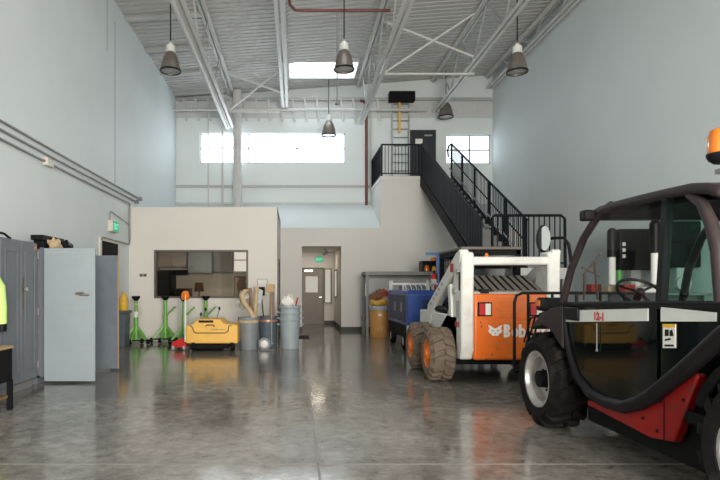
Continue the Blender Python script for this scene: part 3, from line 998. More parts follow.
# ------------------------------------------------------------------ yellow sweeper
SYX0, SYX1, SYY = -2.42, -1.27, 11.75
t = thing('floor_sweeper', 'low yellow sweeper machine parked in front of the office', 'sweeper', ((SYX0 + SYX1) / 2, SYY + .3, 0))
m = MB().prism([(SYX0 + .02, .17), (SYX1, .17), (SYX1, .56), (SYX1 - .06, .58), (SYX1 - .30, .60), (SYX1 - .38, .70), (SYX0 + .28, .70), (SYX0 + .16, .585), (SYX0 + .05, .57), (SYX0 + .02, .52)], 'y', SYY, SYY + .75)
m.build('body', M_yel, t, .025, seg=3)
m = MB()
g = [(SYX0 + .10, .57), (SYX0 + .17, .52), (SYX0 + .19, .44), (SYX0 + .23, .40), (SYX1 - .27, .40), (SYX1 - .21, .44), (SYX1 - .19, .55), (SYX1 - .13, .575)]
m.tube([(x, SYY - .002, z) for x, z in g], .012, 6)
m.build('lid_seam', M_frame, t)
m = MB().box(SYX0 + .30, SYX0 + .62, SYY - .006, SYY + .02, .625, .675)
m.build('vent_slot', M_plumk, t)
MB().tube([(SYX0 + .46, SYY - .01, .545), (SYX0 + .49, SYY - .03, .575), (SYX0 + .62, SYY - .03, .575), (SYX0 + .65, SYY - .01, .545)], .014, 6).build('lid_handle', M_frame, t)
m = MB()
for i in range(9):
    m.box(SYX0 + .58 + i * .034, SYX0 + .60 + i * .034, SYY - .004, SYY, .468, .468 + (.016 if i % 3 else .022))
m.build('small_print', M_frame, t)
for x in (SYX1 - .12, SYX0 + .18):
    w_ = MB().lathe([(.06, -.05), (.125, -.045), (.135, -.02), (.135, .02), (.125, .045), (.06, .05)], (x, SYY + .12, .135), 'x', 20).build('wheel', M_tyreK, t)
    MB().lathe([(0, -.04), (.06, -.04), (.06, .04), (0, .04)], (x, SYY + .12, .135), 'x', 14).build('hub', M_steelg, w_)
MB().box(SYX0 + .12, SYX1 - .22, SYY + .06, SYY + .7, .05, .18).lathe([(0, -.3), (.09, -.3), (.09, .3), (0, .3)], ((SYX0 + SYX1) / 2 - .05, SYY + .1, .09), 'x', 16).build('brush_deck', M_blackm, t)
for x, h, ln in ((SYX1 - .50, .92, .06), (SYX0 + .30, .79, 0), (SYX1 - .68, .90, -.07)):
    lv = MB().tube([(x, SYY + .3, .68), (x + ln, SYY + .3, h)], .012, 6).build('lever', M_steeld, t)
    MB().ball((x + ln, SYY + .3, h), (.026, .026, .045)).build('grip', M_black, lv)
bp_ = MB().tube([(SYX0 + .0, SYY + .06, .20), (SYX0 + .0, SYY + .06, 1.12)], .022, 8).build('beacon_pole', M_paper, t)
MB().lathe([(0, .2), (.05, .19), (.085, .14), (.095, .07), (.085, .0), (0, 0)], (SYX0, SYY + .06, 1.12), n=18).build('beacon_lens', M_amber, bp_)
# red floor jack
t = thing('floor_jack', 'small red floor jack on the concrete beside the yellow sweeper', 'jack', (-2.62, 12.2, 0))
MB().prism([(-2.76, .06), (-2.43, .06), (-2.43, .20), (-2.50, .26), (-2.66, .22), (-2.76, .14)], 'y', 11.95, 12.4).build('body', M_redx, t, .012)
for x in (-2.72, -2.48):
    for y in (11.98, 12.34):
        MB().lathe([(0, -.025), (.05, -.025), (.055, 0), (.05, .025), (0, .025)], (x, y, .055), 'x', 12).build('wheel', M_steelg, t)
MB().lathe([(0, .03), (.04, .03), (.05, 0), (0, 0)], (-2.56, 12.15, .24), n=12).build('saddle', M_steeld, t)

# ------------------------------------------------------------------ bins, hand truck and tools


def trash_can(x, y, r, h, m_, label, z0=0, group=None, handles=True):
    t = thing('trash_can', label, 'trash can', (x, y, z0), group)
    MB().lathe([(0, .01), (r * .84, .01), (r * .86, 0), (r * .98, h - .03), (r * .95, h - .03), (r * .82, .03), (0, .03)], (x, y, z0), n=28).build('can_body', m_, t)
    MB().lathe([(r * .97, h - .07), (r * 1.05, h - .06), (r * 1.06, h), (r * .96, h), (r * .95, h - .05)], (x, y, z0), n=28).build('rim', m_, t)
    if handles:
        for s in (-1, 1):
            MB().tube([(x + s * r * .95, y - .06, z0 + h - .16), (x + s * (r + .06), y - .05, z0 + h - .15), (x + s * (r + .06), y + .05, z0 + h - .15), (x + s * r * .95, y + .06, z0 + h - .16)], .014, 6).build('handle', m_, t)
    return t


c1 = trash_can(-1.07, 12.25, .235, .72, M_canG, 'grey trash can beside the yellow sweeper, filled with tools', handles=False)
MB().lathe([(.236, 0), (.238, .07)], (-1.07, 12.25, .60), n=28).build('tape_band', M_tanp, c1)
c2 = trash_can(-.65, 12.62, .235, .72, M_canD, 'dark slate trash can behind the hand truck, filled with brooms')
MB().lathe([(.236, 0), (.238, .05)], (-.65, 12.62, .60), n=28).build('tape_band', M_copper, c2)
trash_can(-.14, 12.4, .235, .70, M_canL, 'lowest pale grey trash can of the nested stack of three', 0, 'nested pale trash cans')
trash_can(-.14, 12.4, .235, .70, M_canL, 'middle pale grey trash can of the nested stack of three', .14, 'nested pale trash cans')
trash_can(-.14, 12.4, .235, .70, M_canL, 'topmost trash can of the nested stack of three', .28, 'nested pale trash cans')


def tool(name, mb, mt, label, cat):
    p = mb.v[0]
    return tag(mb.build(name, mt, base=(p[0], p[1], p[2])), label, cat)


tool('cream_paper_roll', MB().tube([(-.25, 12.4, .95), (-.24, 12.4, 1.15), (-.16, 12.4, 1.24), (-.08, 12.4, 1.18), (-.04, 12.4, 1.0), (-.03, 12.4, .8)], .022, 8), M_cream, 'cream hose looped out of the nested trash cans', 'hose')
tool('paper_sheet', lump((-.20, 12.42, 1.06), (.13, .06, .13), 8, .4), M_paper, 'crumpled white paper in the top of the nested trash cans', 'paper')
tool('wooden_handle', MB().bar((-.06, 12.38, .75), (.04, 12.34, 1.16), .04, .025), M_rag3, 'reddish wooden handle poking out of the nested trash cans', 'handle')
tool('plastic_sheet', MB().loft([[(-1.22 + i * .05 + .06 * math.cos(a), 12.12 + .04 * math.sin(a), z) for a in [2 * PI * q / 10 for q in range(10)]] for i, z in ((6, .62), (4, .85), (1, 1.06), (0, 1.22), (2, 1.35))]), M_tanp, 'rolled tan plastic sheet leaning in the grey trash can', 'sheet')
tool('scrap_film', lump((-1.17, 12.28, 1.12), (.15, .06, .2), 11, .5), M_poly, 'crumpled clear plastic film above the grey trash can', 'plastic film')
tool('cardboard_tube', MB().tube([(-.94, 12.26, .6), (-.89, 12.24, 1.4)], .045, 12), M_tanp, 'tan cardboard tube standing in the grey trash can', 'tube')
tool('wood_offcut', MB().bar((-1.0, 12.38, .6), (-1.06, 12.40, 1.38), .09, .02), M_wood, 'brown wood offcut standing in the grey trash can', 'wood')
tool('metal_dustpan', MB().poly([(-.98, 12.45, 1.05), (-.80, 12.45, 1.0), (-.76, 12.45, 1.32), (-.98, 12.45, 1.42)], .03), M_steelg, 'grey metal dustpan between the two tool-filled trash cans', 'dustpan')
tool('push_broom', MB().tube([(-.62, 12.6, .5), (-.60, 12.55, 1.28)], .014, 8).box(-.72, -.50, 12.5, 12.62, 1.28, 1.36).box(-.70, -.52, 12.52, 12.6, 1.36, 1.47), M_tanwood, 'upturned broom with tan bristles in the dark slate trash can', 'broom')
tool('shop_broom', MB().tube([(-.74, 12.6, .5), (-.80, 12.5, 1.2)], .014, 8).box(-.88, -.72, 12.44, 12.56, 1.2, 1.4), M_blackm, 'upturned black brush in the dark slate trash can', 'brush')
tool('wood_board', MB().bar((-.56, 12.7, .6), (-.56, 12.66, 1.46), .12, .02), M_wood, 'brown board standing at the back of the dark slate trash can', 'board')
t = thing('hand_truck', 'small upright hand truck with a pale wheel before the dark slate trash can', 'hand truck', (-.66, 11.95, 0))
MB().tube([(-.545, 12.05, .1), (-.545, 12.12, 1.30)], .018, 8).build('pole', M_steeld, t)
MB().tube([(-.70, 11.99, .14), (-.50, 12.03, .14)], .016, 8).build('axle', M_steeld, t)
wl = MB().lathe([(.08, -.03), (.13, -.03), (.142, 0), (.13, .03), (.08, .03)], (-.70, 11.98, .142), 'y', 24).build('wheel', M_canG, t)
MB().lathe([(0, -.045), (.05, -.04), (.06, -.03), (.115, -.028), (.115, .028), (0, .03)], (-.70, 11.98, .142), 'y', 20).build('hub', M_white, wl)
bx('toe_plate', M_steeld, t, -.80, -.48, 11.8, 12.04, .01, .025)
# framed notice and switch on the office wall
t = thing('framed_notice', 'small framed white notice on the office wall above the trash cans', 'notice', (-.87, YO, 1.3))
bx('frame', M_steelg, t, -1.01, -.73, YO - .025, YO, 1.31, 1.62)
bx('sheet', M_paper, t, -.98, -.76, YO - .028, YO - .025, 1.34, 1.59)
tag(bx('wall_outlet', M_frame, None, -4.05, -3.97, YO - .02, YO, 1.67, 1.74), 'dark outlet plate on the office wall near the corner', 'outlet')
tag(bx('wall_outlet', M_frame, None, -3.95, -3.87, YO - .02, YO, 1.67, 1.74), 'second dark outlet plate, nearer the office window', 'outlet')
tag(bx('floor_mat', M_blackm, None, .05, .36, 14.6, 15.5, 0, .012), 'black rubber mat on the floor before the corridor opening', 'mat')

# ------------------------------------------------------------------ inside the office
t = thing('refrigerator', 'black refrigerator inside the office behind the window glass', 'refrigerator', (-4.05, 16.8, 0))
bx('body', M_black, t, -4.30, -3.80, 16.5, 17.15, 0, 1.92, bevel=.015)
bx('door', M_black, t, -4.29, -3.81, 16.46, 16.5, .65, 1.90, bevel=.01)
bx('door', M_black, t, -4.29, -3.81, 16.46, 16.5, .05, .63, bevel=.01)
t = thing('wall_cupboard', 'beige wall cupboard above the office refrigerator', 'cupboard', (-3.9, 16.9, 2.0))
bx('body', M_beige, t, -4.30, -3.42, 16.8, 17.18, 2.02, 2.75)
for a, b_ in ((-4.29, -3.87), (-3.85, -3.43)):
    bx('door', M_beige, t, a, b_, 16.77, 16.8, 2.04, 2.73, bevel=.006)
t = thing('wall_cupboard', 'pale grey wall cupboard above the office sink counter', 'cupboard', (-2.95, 16.9, 1.8))
bx('body', M_canL, t, -3.36, -2.62, 16.8, 17.18, 1.82, 2.75)
bx('door', M_canL, t, -3.35, -2.63, 16.77, 16.8, 1.84, 2.73, bevel=.006)
t = thing('wall_cupboard', 'dark grey wall cupboard beside the bright office window', 'cupboard', (-2.3, 16.9, 1.8))
bx('body', M_steeld, t, -2.55, -2.02, 16.8, 17.18, 1.85, 2.75)
bx('door', M_steeld, t, -2.54, -2.03, 16.77, 16.8, 1.87, 2.73, bevel=.006)
t = thing('range_hood', 'black range hood beside the office refrigerator', 'range hood', (-3.6, 16.9, 1.7))
bx('hood', M_black, t, -3.78, -3.40, 16.7, 17.18, 1.78, 1.93, bevel=.01)
t = thing('kitchen_counter', 'pale kitchen counter along the far office wall', 'counter', (-2.9, 16.9, 0))
bx('worktop', M_cream, t, -3.76, -2.1, 16.55, 17.18, .88, .92)
bx('base_cabinet', M_beige, t, -3.76, -2.1, 16.6, 17.18, 0, .88)
t = thing('microwave', 'dark microwave on the office counter beside the refrigerator', 'microwave', (-3.5, 16.8, .92))
bx('body', M_frame, t, -3.72, -3.26, 16.6, 17.0, .92, 1.36, bevel=.01)
bx('door', M_black, t, -3.70, -3.38, 16.585, 16.6, .95, 1.33)
t = thing('office_desk', 'wooden desk just inside the office window', 'desk', (-2.5, 14.6, 0))
bx('desktop', M_wood, t, -3.4, -1.5, 14.3, 14.95, .98, 1.02)
for x in (-3.36, -1.54):
    for y in (14.34, 14.9):
        MB().box(x - .03, x + .03, y - .03, y + .03, 0, .98).build('leg', M_wood, t)
t = thing('table_lamp', 'table lamp with a brown shade seen through the office window', 'lamp', (-2.62, 14.6, 1.02))
MB().lathe([(0, 0), (.08, 0), (.08, .02), (.02, .04), (.015, .3), (0, .3)], (-2.62, 14.6, 1.02), n=16).build('base', M_frame, t)
MB().lathe([(.135, 0), (.10, .24), (.095, .24), (.13, 0)], (-2.62, 14.6, 1.28), n=20).build('lamp_shade', M_shade, t)
wn = struct(MB().box(-2.0, -1.5, 17.12, 17.2, 1.86, 1.9).box(-2.0, -1.5, 17.12, 17.2, 2.6, 2.64).box(-2.0, -1.96, 17.12, 17.2, 1.9, 2.6).box(-1.54, -1.5, 17.12, 17.2, 1.9, 2.6).box(-1.96, -1.54, 17.13, 17.2, 2.24, 2.27).build('window_9', M_paper))
MB().box(-1.96, -1.54, 17.16, 17.19, 1.9, 2.6).build('window_pane', M_win2, wn)
t = thing('wall_picture', 'brown picture on the office wall below the bright window', 'picture', (-1.76, 17.15, 1.05))
bx('frame', M_paper, t, -2.02, -1.48, 17.15, 17.19, 1.0, 1.80)
bx('picture_sheet', M_wood, t, -1.97, -1.53, 17.145, 17.15, 1.06, 1.75)
MB().prism([(-1.95, 1.1), (-1.84, 1.1), (-1.88, 1.5), (-1.8, 1.68), (-1.95, 1.72)], 'y', 17.14, 17.145).build('pale_patch', M_cream, t)

# corridor sign and light
t = thing('exit_sign', 'small green exit sign above the corridor door', 'sign', (.78, 20.4, 2.3))
bx('sign_housing', M_cream, t, .73, 1.02, 20.33, 20.4, 2.335, 2.545, bevel=.01)
bx('sign_face', M_exit, t, .745, 1.005, 20.324, 20.33, 2.35, 2.53)
letters('lettering', 'EXIT', .14, M_exit2, t, (.875, 20.322, 2.39), (R(90), 0, 0), weight=.003, extrude=.001, align='CENTER', sx=.85)
t = thing('ceiling_spotlight', 'small dark spotlight on the corridor ceiling', 'light', (1.0, 19.0, ch))
MB().lathe([(0, 0), (.05, 0), (.05, -.03), (0, -.03)], (1.0, 18.4, ch), n=12).tube([(1.0, 18.4, ch - .03), (1.0, 18.4, ch - .12)], .012, 6).build('mount', M_steeld, t)
MB().tube([(.93, 18.38, ch - .18), (1.1, 18.42, ch - .10)], .05, 12).build('spot_head', M_steeld, t)

# ------------------------------------------------------------------ back bay: steel rack, bin, blue machine
t = thing('steel_rack', 'dark steel framed rack with a grey back panel behind the blue machine', 'rack', (3.2, 15.8, 0))
for p in ((2.03, 15.4), (5.0, 15.4), (2.03, 16.2), (5.0, 16.2)):
    MB().box(p[0] - .04, p[0] + .04, p[1] - .04, p[1] + .04, 0, 1.82).build('post', M_steeld, t)
bx('top_shelf', M_steeld, t, 1.97, 5.06, 15.34, 16.26, 1.74, 1.84, bevel=.005)
bx('shelf', M_steelg, t, 2.07, 4.96, 15.4, 16.2, .78, .83)
bx('back_panel', M_steelg, t, 2.05, 5.0, 16.2, 16.22, .5, 1.74)
for x, lb in ((2.02, 'small white paper tag taped to the rack post'),):
    tag(bx('paper_tag', M_paper, None, 1.975, 1.99, 15.37, 15.43, 1.15, 1.5), lb, 'tag')
t = thing('yellow_barrel', 'tan-yellow barrel bin full of rags beside the rack post', 'bin', (2.33, 15.15, 0))
MB().lathe([(0, 0), (.24, 0), (.255, .03), (.265, .40), (.275, .78), (.26, .78), (.25, .05), (0, .05)], (2.33, 15.1, 0), n=26).build('bin_body', M_tan, t)
MB().lathe([(.28, .76), (.29, .77), (.29, .87), (.26, .88), (.255, .78)], (2.33, 15.1, 0), n=26).build('rim', M_canL, t)
MB().box(2.26, 2.36, 14.83, 14.845, .6, .66).box(2.25, 2.38, 14.85, 14.86, .22, .26).build('scuffed_label', M_paper, t)
for (dx, dy, dz, r, mt, nm, lb) in ((.0, 0, .95, (.24, .22, .1), M_rag2, 'yellow_rag', 'yellow rag heaped in the tan-yellow barrel'), (-.08, .03, 1.12, (.18, .16, .12), M_rag1, 'brown_rag', 'brown rag piled over the yellow rag'),
                                    (.12, .05, 1.20, (.12, .12, .12), M_rag3, 'red_rag', 'red rag on top of the rag heap'), (.02, 0, 1.26, (.12, .1, .08), M_rag1, 'brown_glove', 'brown work glove topping the rag heap'),
                                    (.17, -.05, 1.05, (.09, .1, .09), M_tanp, 'tan_rag', 'tan rag hanging over the barrel edge')):
    tag(lump((2.33 + dx, 15.1 + dy, dz), r, int(dz * 100), .5).build(nm, mt, base=(2.33 + dx, 15.1 + dy, dz)), lb, 'rag')


def extinguisher(x, y, z, h, r, label):
    t = thing('fire_extinguisher', label, 'fire extinguisher', (x, y, z))
    MB().lathe([(0, 0), (r * .95, 0), (r, .02), (r, h * .74), (r * .7, h * .82), (r * .3, h * .86), (0, h * .86)], (x, y, z), n=18).build('cylinder_body', M_redx, t)
    MB().box(x - r * .25, x + r * .25, y - r, y + r * .5, z + h * .86, z + h).build('valve_handle', M_black, t)
    MB().tube([(x + r * .3, y, z + h * .9), (x + r * 1.1, y, z + h * .8), (x + r * 1.15, y, z + h * .4)], r * .13, 6).build('hose', M_black, t)
    MB().lathe([(r * 1.01, h * .3), (r * 1.01, h * .55)], (x, y, z), n=18).build('label_band', M_paper, t)


extinguisher(2.13, 16.95, 0, .62, .085, 'red fire extinguisher on the floor against the warm white wall')

BY0, BY1, BX0, BX1 = 11.5, 13.95, 2.38, 3.35
t = thing('blue_compressor', 'royal blue engine-driven compressor cart behind the loader', 'compressor', (2.85, 12.7, 0))
m = MB().prism([(BY0, .56), (BY1, .56), (BY1, 1.24), (BY1 - .12, 1.33), (BY0 + .12, 1.33), (BY0, 1.24)], 'x', BX0, BX1)
m.build('housing', M_blue, t, .02)
bx('front_recess', M_blued, t, BX0 + .32, BX1 - .06, BY0 - .012, BY0 + .01, .66, 1.12)
bx('side_door', M_blued, t, BX0 - .012, BX0 + .005, BY0 + .25, BY1 - .25, .64, 1.22, bevel=.004)
m = MB()
for i in range(2):
    m.box(BX0 - .02, BX0 - .012, BY0 + .55 + i * .8, BY0 + .75 + i * .8, .84, 1.06)
m.build('side_decal', M_steeld, t)
bx('chassis', M_blackm, t, BX0 + .02, BX1 - .02, BY0 - .05, BY1 + .05, .28, .56)
bx('corner_plate', M_white, t, BX0 - .03, BX0 + .07, BY0 - .09, BY0 - .03, .05, .58)
for y in (11.95, 13.5):
    for x, s in ((BX0 + .04, -1), (BX1 - .04, 1)):
        w_ = MB().lathe([(.10, -.06), (.18, -.055), (.20, -.02), (.20, .03), (.18, .06), (.10, .06)], (x, y, .20), 'x', 20).build('wheel', M_tyreK, t)
        MB().lathe([(0, -.058), (.10, -.05), (.12, -.05), (.12, .03), (0, .04)], (x, y, .20), 'x', 16, sign=1 if s < 0 else -1).build('rim', M_white, w_)
MB().tube([(BX0 + .06, BY1 - .1, 1.3), (BX0 + .06, BY1 - .1, 1.56)], .06, 12).build('air_cleaner', M_white, t)
hp = MB().tube([(2.22, 12.6, 1.47), (3.3, 12.6, 1.47)], .028, 8).tube([(2.5, 12.6, 1.33), (2.5, 12.6, 1.47)], .02, 8).tube([(3.2, 12.6, 1.33), (3.2, 12.6, 1.47)], .02, 8).build('hose_rail', M_white, t)
for i in range(6):
    x = 2.52 + i * .12
    MB().tube([(x, 12.57, 1.46), (x + .03, 12.52, 1.40), (x + .04, 12.52, 1.33), (x - .01, 12.53, 1.31), (x - .03, 12.55, 1.35)], .011, 6).build('hose_hook', M_paper, t)
tag(MB().lathe([(0, 0), (.05, 0), (.05, .14), (.02, .2), (.02, .24), (0, .24)], (2.98, 12.2, 1.33), n=14).build('cream_bottle', M_cream, base=(2.98, 12.2, 1.33)), 'cream plastic bottle standing on the blue compressor cart', 'bottle')
tag(bx('dark_toolbox', M_steeld, None, 2.55, 3.25, 12.75, 13.4, 1.33, 1.44, bevel=.01), 'low dark toolbox lying on the blue compressor cart', 'toolbox')
t = thing('jib_hoist', 'blue steel hoist post with a short arm behind the loader', 'hoist', (3.75, 14.2, 0))
bx('post', M_bluep, t, 3.70, 3.80, 14.15, 14.25, 0, 2.24)
bx('arm', M_bluep, t, 3.42, 3.92, 14.16, 14.24, 2.24, 2.31)
bx('base_plate', M_bluep, t, 3.5, 4.05, 14.05, 14.75, 0, .05)
extinguisher(3.59, 14.08, 1.33, .50, .075, 'red fire extinguisher hung on the blue hoist post')
for o in C.objects:
    pass
t = thing('black_crate', 'black crate on top of the steel rack holding an orange lamp', 'crate', (3.8, 15.7, 1.84))
m = MB().box(3.62, 4.12, 15.5, 15.9, 1.84, 1.86).box(3.62, 3.65, 15.5, 15.9, 1.86, 2.12).box(4.09, 4.12, 15.5, 15.9, 1.86, 2.12).box(3.65, 4.09, 15.87, 15.9, 1.86, 2.12).box(3.62, 4.12, 15.5, 15.9, 2.12, 2.15)
m.build('crate_body', M_black, t)
tag(MB().lathe([(0, .17), (.06, .16), (.085, .08), (.08, 0), (0, 0)], (3.77, 15.6, 1.86), n=16).build('orange_lamp', M_amber, base=(3.77, 15.6, 1.86)), 'orange lamp sitting inside the black crate', 'lamp')
tag(MB().lathe([(0, .14), (.05, .13), (.07, .06), (.07, 0), (0, 0)], (3.99, 15.6, 1.86), n=16).build('yellow_lamp', M_yel2, base=(3.99, 15.6, 1.86)), 'yellow lamp beside the orange one in the black crate', 'lamp')
tag(MB().lathe([(0, .12), (.07, .11), (.09, .05), (.09, 0), (0, 0)], (4.0, 15.7, 2.15), n=16).build('orange_beacon', M_amber, base=(4.0, 15.7, 2.15)), 'orange beacon standing on the black crate lid', 'beacon')

# ------------------------------------------------------------------ units on the plain grey wall, seen through the cab
for i, (y, lb) in enumerate(((10.75, 'black hose unit on the grey wall above a green fluid jar'), (9.45, 'second black hose unit on the grey wall, partly behind the cab post'))):
    x0 = 6.45
    t = thing('wall_hose_unit', lb, 'wall unit', (6.8, y + .2, 1.75), 'black hose units on the grey wall')
    bx('cabinet_body', M_black, t, x0, XR, y, y + .35, 1.74, 2.56, bevel=.03)
    MB().tube([(x0 - .1, y + .1, 2.0), (x0 - .1, y + .1, 2.5)], .09, 14).ball((x0 - .1, y + .1, 2.5), .09).build('filter_dome', M_black, t)
    MB().tube([(x0 - .1, y + .1, 1.45), (x0 - .1, y + .1, 2.02)], .065, 14).build('white_canister', M_paper, t)
    m = MB()
    for z in (1.98, 2.1, 2.22):
        m.box(x0 + .05, x0 + .11, y - .004, y, z, z + .07)
    m.build('label_strip', M_paper, t)
    if i == 0:
        MB().tube([(x0 + .05, y + .1, 1.50), (x0 + .05, y + .1, 1.74)], .05, 12).build('fluid_jar', M_grn, t)
    MB().lathe([(.13, -.05), (.13, .05), (.0, .05), (0, -.05), (.13, -.05)], (x0 + .35, y + .05, 1.46), 'y', 20).box(x0 + .25, x0 + .45, y + .05, y + .3, 1.4, 1.74).build('hose_reel', M_steelg, t)
    MB().lathe([(0, -.07), (.05, -.065), (.05, -.05)], (x0 + .35, y + .05, 1.46), 'y', 14).build('gauge', M_paper, t)
t = thing('parts_shelf', 'cluttered shelf along the grey wall below the hose units', 'shelf', (6.8, 10.5, 0))
bx('shelf_board', M_steeld, t, 6.3, XR, 9.2, 12.2, 1.26, 1.30)
for y in (9.3, 12.1):
    for x in (6.35, 7.04):
        MB().box(x - .03, x + .03, y - .03, y + .03, 0, 1.26).build('leg', M_steeld, t)
for (x, y, w_, h, mt, lb) in ((6.4, 11.7, .22, .16, M_rag3, 'dark red box at the end of the cluttered wall shelf'), (6.42, 11.1, .18, .12, M_tanp, 'tan box on the cluttered wall shelf'), (6.4, 10.5, .2, .15, M_rag3, 'dark red box beside the tan one on the wall shelf'), (6.4, 9.9, .2, .1, M_paper, 'white box on the cluttered wall shelf')):
    tag(bx('parts_box', mt, None, x, x + w_, y, y + w_, 1.30, 1.30 + h, bevel=.006), lb, 'box', 'boxes on the wall shelf')

# ------------------------------------------------------------------ vehicle wheels


def wheel(parent, xo, s, y, Rr, wd_, rim_r, mt_t, mt_r, nlug=18, mt_h=None, deep=.05, lug_h=.03):
    """xo: x of the outer face; s: +1 when the wheel extends towards +x from it"""
    z = Rr
    c = (xo, y, z)
    Rb = Rr - lug_h
    prof = [(rim_r, .05), (rim_r + .02, .015), (rim_r + (Rb - rim_r) * .55, .0), (Rb - .04, .022), (Rb - .008, .05), (Rb, .10), (Rb, wd_ - .10), (Rb - .008, wd_ - .05), (Rb - .04, wd_ - .02), (rim_r + (Rb - rim_r) * .5, wd_), (rim_r, wd_ - .05)]
    m = MB().lathe(prof, c, 'x', 40, s)
    for side in (0, 1):
        for k in range(nlug):
            a0 = 2 * PI * (k + .5 * side) / nlug
            th = 2 * PI / nlug * .27
            us = [0.02, .45, .80, 1.0]
            rings = []
            for q, u in enumerate(us):
                xw = (wd_ * .5 - u * (wd_ * .5 - .008)) if side == 0 else (wd_ * .5 + u * (wd_ * .5 - .008))
                ang = a0 + u * .20
                top = [Rr, Rr, Rr - .008, Rb - .045][q]
                bot = [Rb - .01, Rb - .01, Rb - .035, Rb - .09][q]
                ring_ = []
                for rr, da in ((bot, -th), (bot, th), (top, th * .75), (top, -th * .75)):
                    ring_.append((xo + s * xw, y + rr * math.cos(ang + da), z + rr * math.sin(ang + da)))
                rings.append(ring_)
            m.loft(rings)
    w_ = m.build('wheel', mt_t, parent)
    rp = [(rim_r + .012, .035), (rim_r + .012, .02), (rim_r - .012, .02), (rim_r - .02, .06), (rim_r - .045, .07), (rim_r - .05, .05 + deep), (rim_r * .52, .06 + deep), (rim_r * .46, .03 + deep), (0, .03 + deep)]
    MB().lathe(rp, c, 'x', 32, s).build('rim', mt_r, w_)
    hb = MB().lathe([(0, -.01 + deep * .4), (rim_r * .30, deep * .4), (rim_r * .34, .03 + deep), (rim_r * .34, .05 + deep)], c, 'x', 20, s)
    for k in range(8):
        a = 2 * PI * k / 8
        hb.lathe([(0, .018 + deep), (.014, .02 + deep), (.014, .05 + deep)], (xo, y + rim_r * .41 * math.cos(a), z + rim_r * .41 * math.sin(a)), 'x', 6, s)
    hb.build('hub', mt_h or mt_r, w_)
    return w_


# ------------------------------------------------------------------ skid-steer loader
t = thing('skid_steer_loader', 'white and orange skid-steer loader with dusty tyres, its tailgate turned to us', 'loader', (3.0, 8.7, 0))
TX0 = 1.95
for y in (8.13, 9.3):
    wheel(t, TX0, 1, y, .40, .38, .205, M_tyreB, M_rimO, 16, deep=-.015, lug_h=.035)
    wheel(t, 4.05, -1, y, .40, .33, .205, M_tyreB, M_rimO, 16, deep=-.015, lug_h=.035)
RY = 7.66
# tailgate
tg = MB().box(2.52, 3.56, RY, RY + .10, .36, 1.31).build('tailgate', M_orange, t, .035, seg=3)
m = MB().box(2.53, 3.55, RY - .006, RY + .01, .955, .985)
m.build('tailgate_crease', M_orange, tg, .003)
m = MB().box(2.55, 3.53, RY - .003, RY + .01, .60, .604)
m.build('scuff_line', M_rust, tg)
for x in (2.575, 3.30):
    fr = MB().box(x, x + .20, RY - .02, RY + .01, .985, 1.185).build('tail_lamp', M_black, tg, .008)
    MB().box(x + .02, x + .095, RY - .028, RY - .02, 1.005, 1.165).build('red_lens', M_redx, fr)
    MB().box(x + .105, x + .18, RY - .028, RY - .02, 1.005, 1.165).build('white_lens', M_paper, fr)
for (x, z) in ((2.62, .90), (2.63, .84), (2.70, .38), (2.78, .44)):
    MB().lathe([(0, -.004), (.013, -.004), (.013, 0)], (x, RY, z), 'y', 10).build('bolt_hole', M_frame, tg)
# bobcat head emblem and lettering
ex, ez, k = 2.825, .775, .098
half = [(0, .42), (.25, .50), (.45, .72), (.95, 1.0), (.80, .55), (.78, .25), (1.0, .0), (.80, -.08), (.82, -.30), (.55, -.42), (.42, -.70), (.20, -.78), (0, -.70)]
pts = half + [(-x, z) for x, z in half[::-1][1:-1]]
em = MB().prism([(ex + x * k * 1.1, ez + z * k * .92) for x, z in pts], 'y', RY - .0035, RY + .002).build('cat_head_emblem', M_paper, tg)
m = MB()
for s in (-1, 1):
    m.prism([(ex + s * x * k, ez + z * k) for x, z in ((.18, .05), (.55, .25), (.5, .05), (.25, -.05))], 'y', RY - .0045, RY - .003)
m.prism([(ex + x * k, ez + z * k) for x, z in ((-.14, -.25), (.14, -.25), (0, -.42))], 'y', RY - .0045, RY - .003)
m.prism([(ex + x * k, ez + z * k) for x, z in ((-.22, -.52), (.22, -.52), (.1, -.58), (-.1, -.58))], 'y', RY - .0045, RY - .003)
m.build('emblem_markings', M_orange, em)


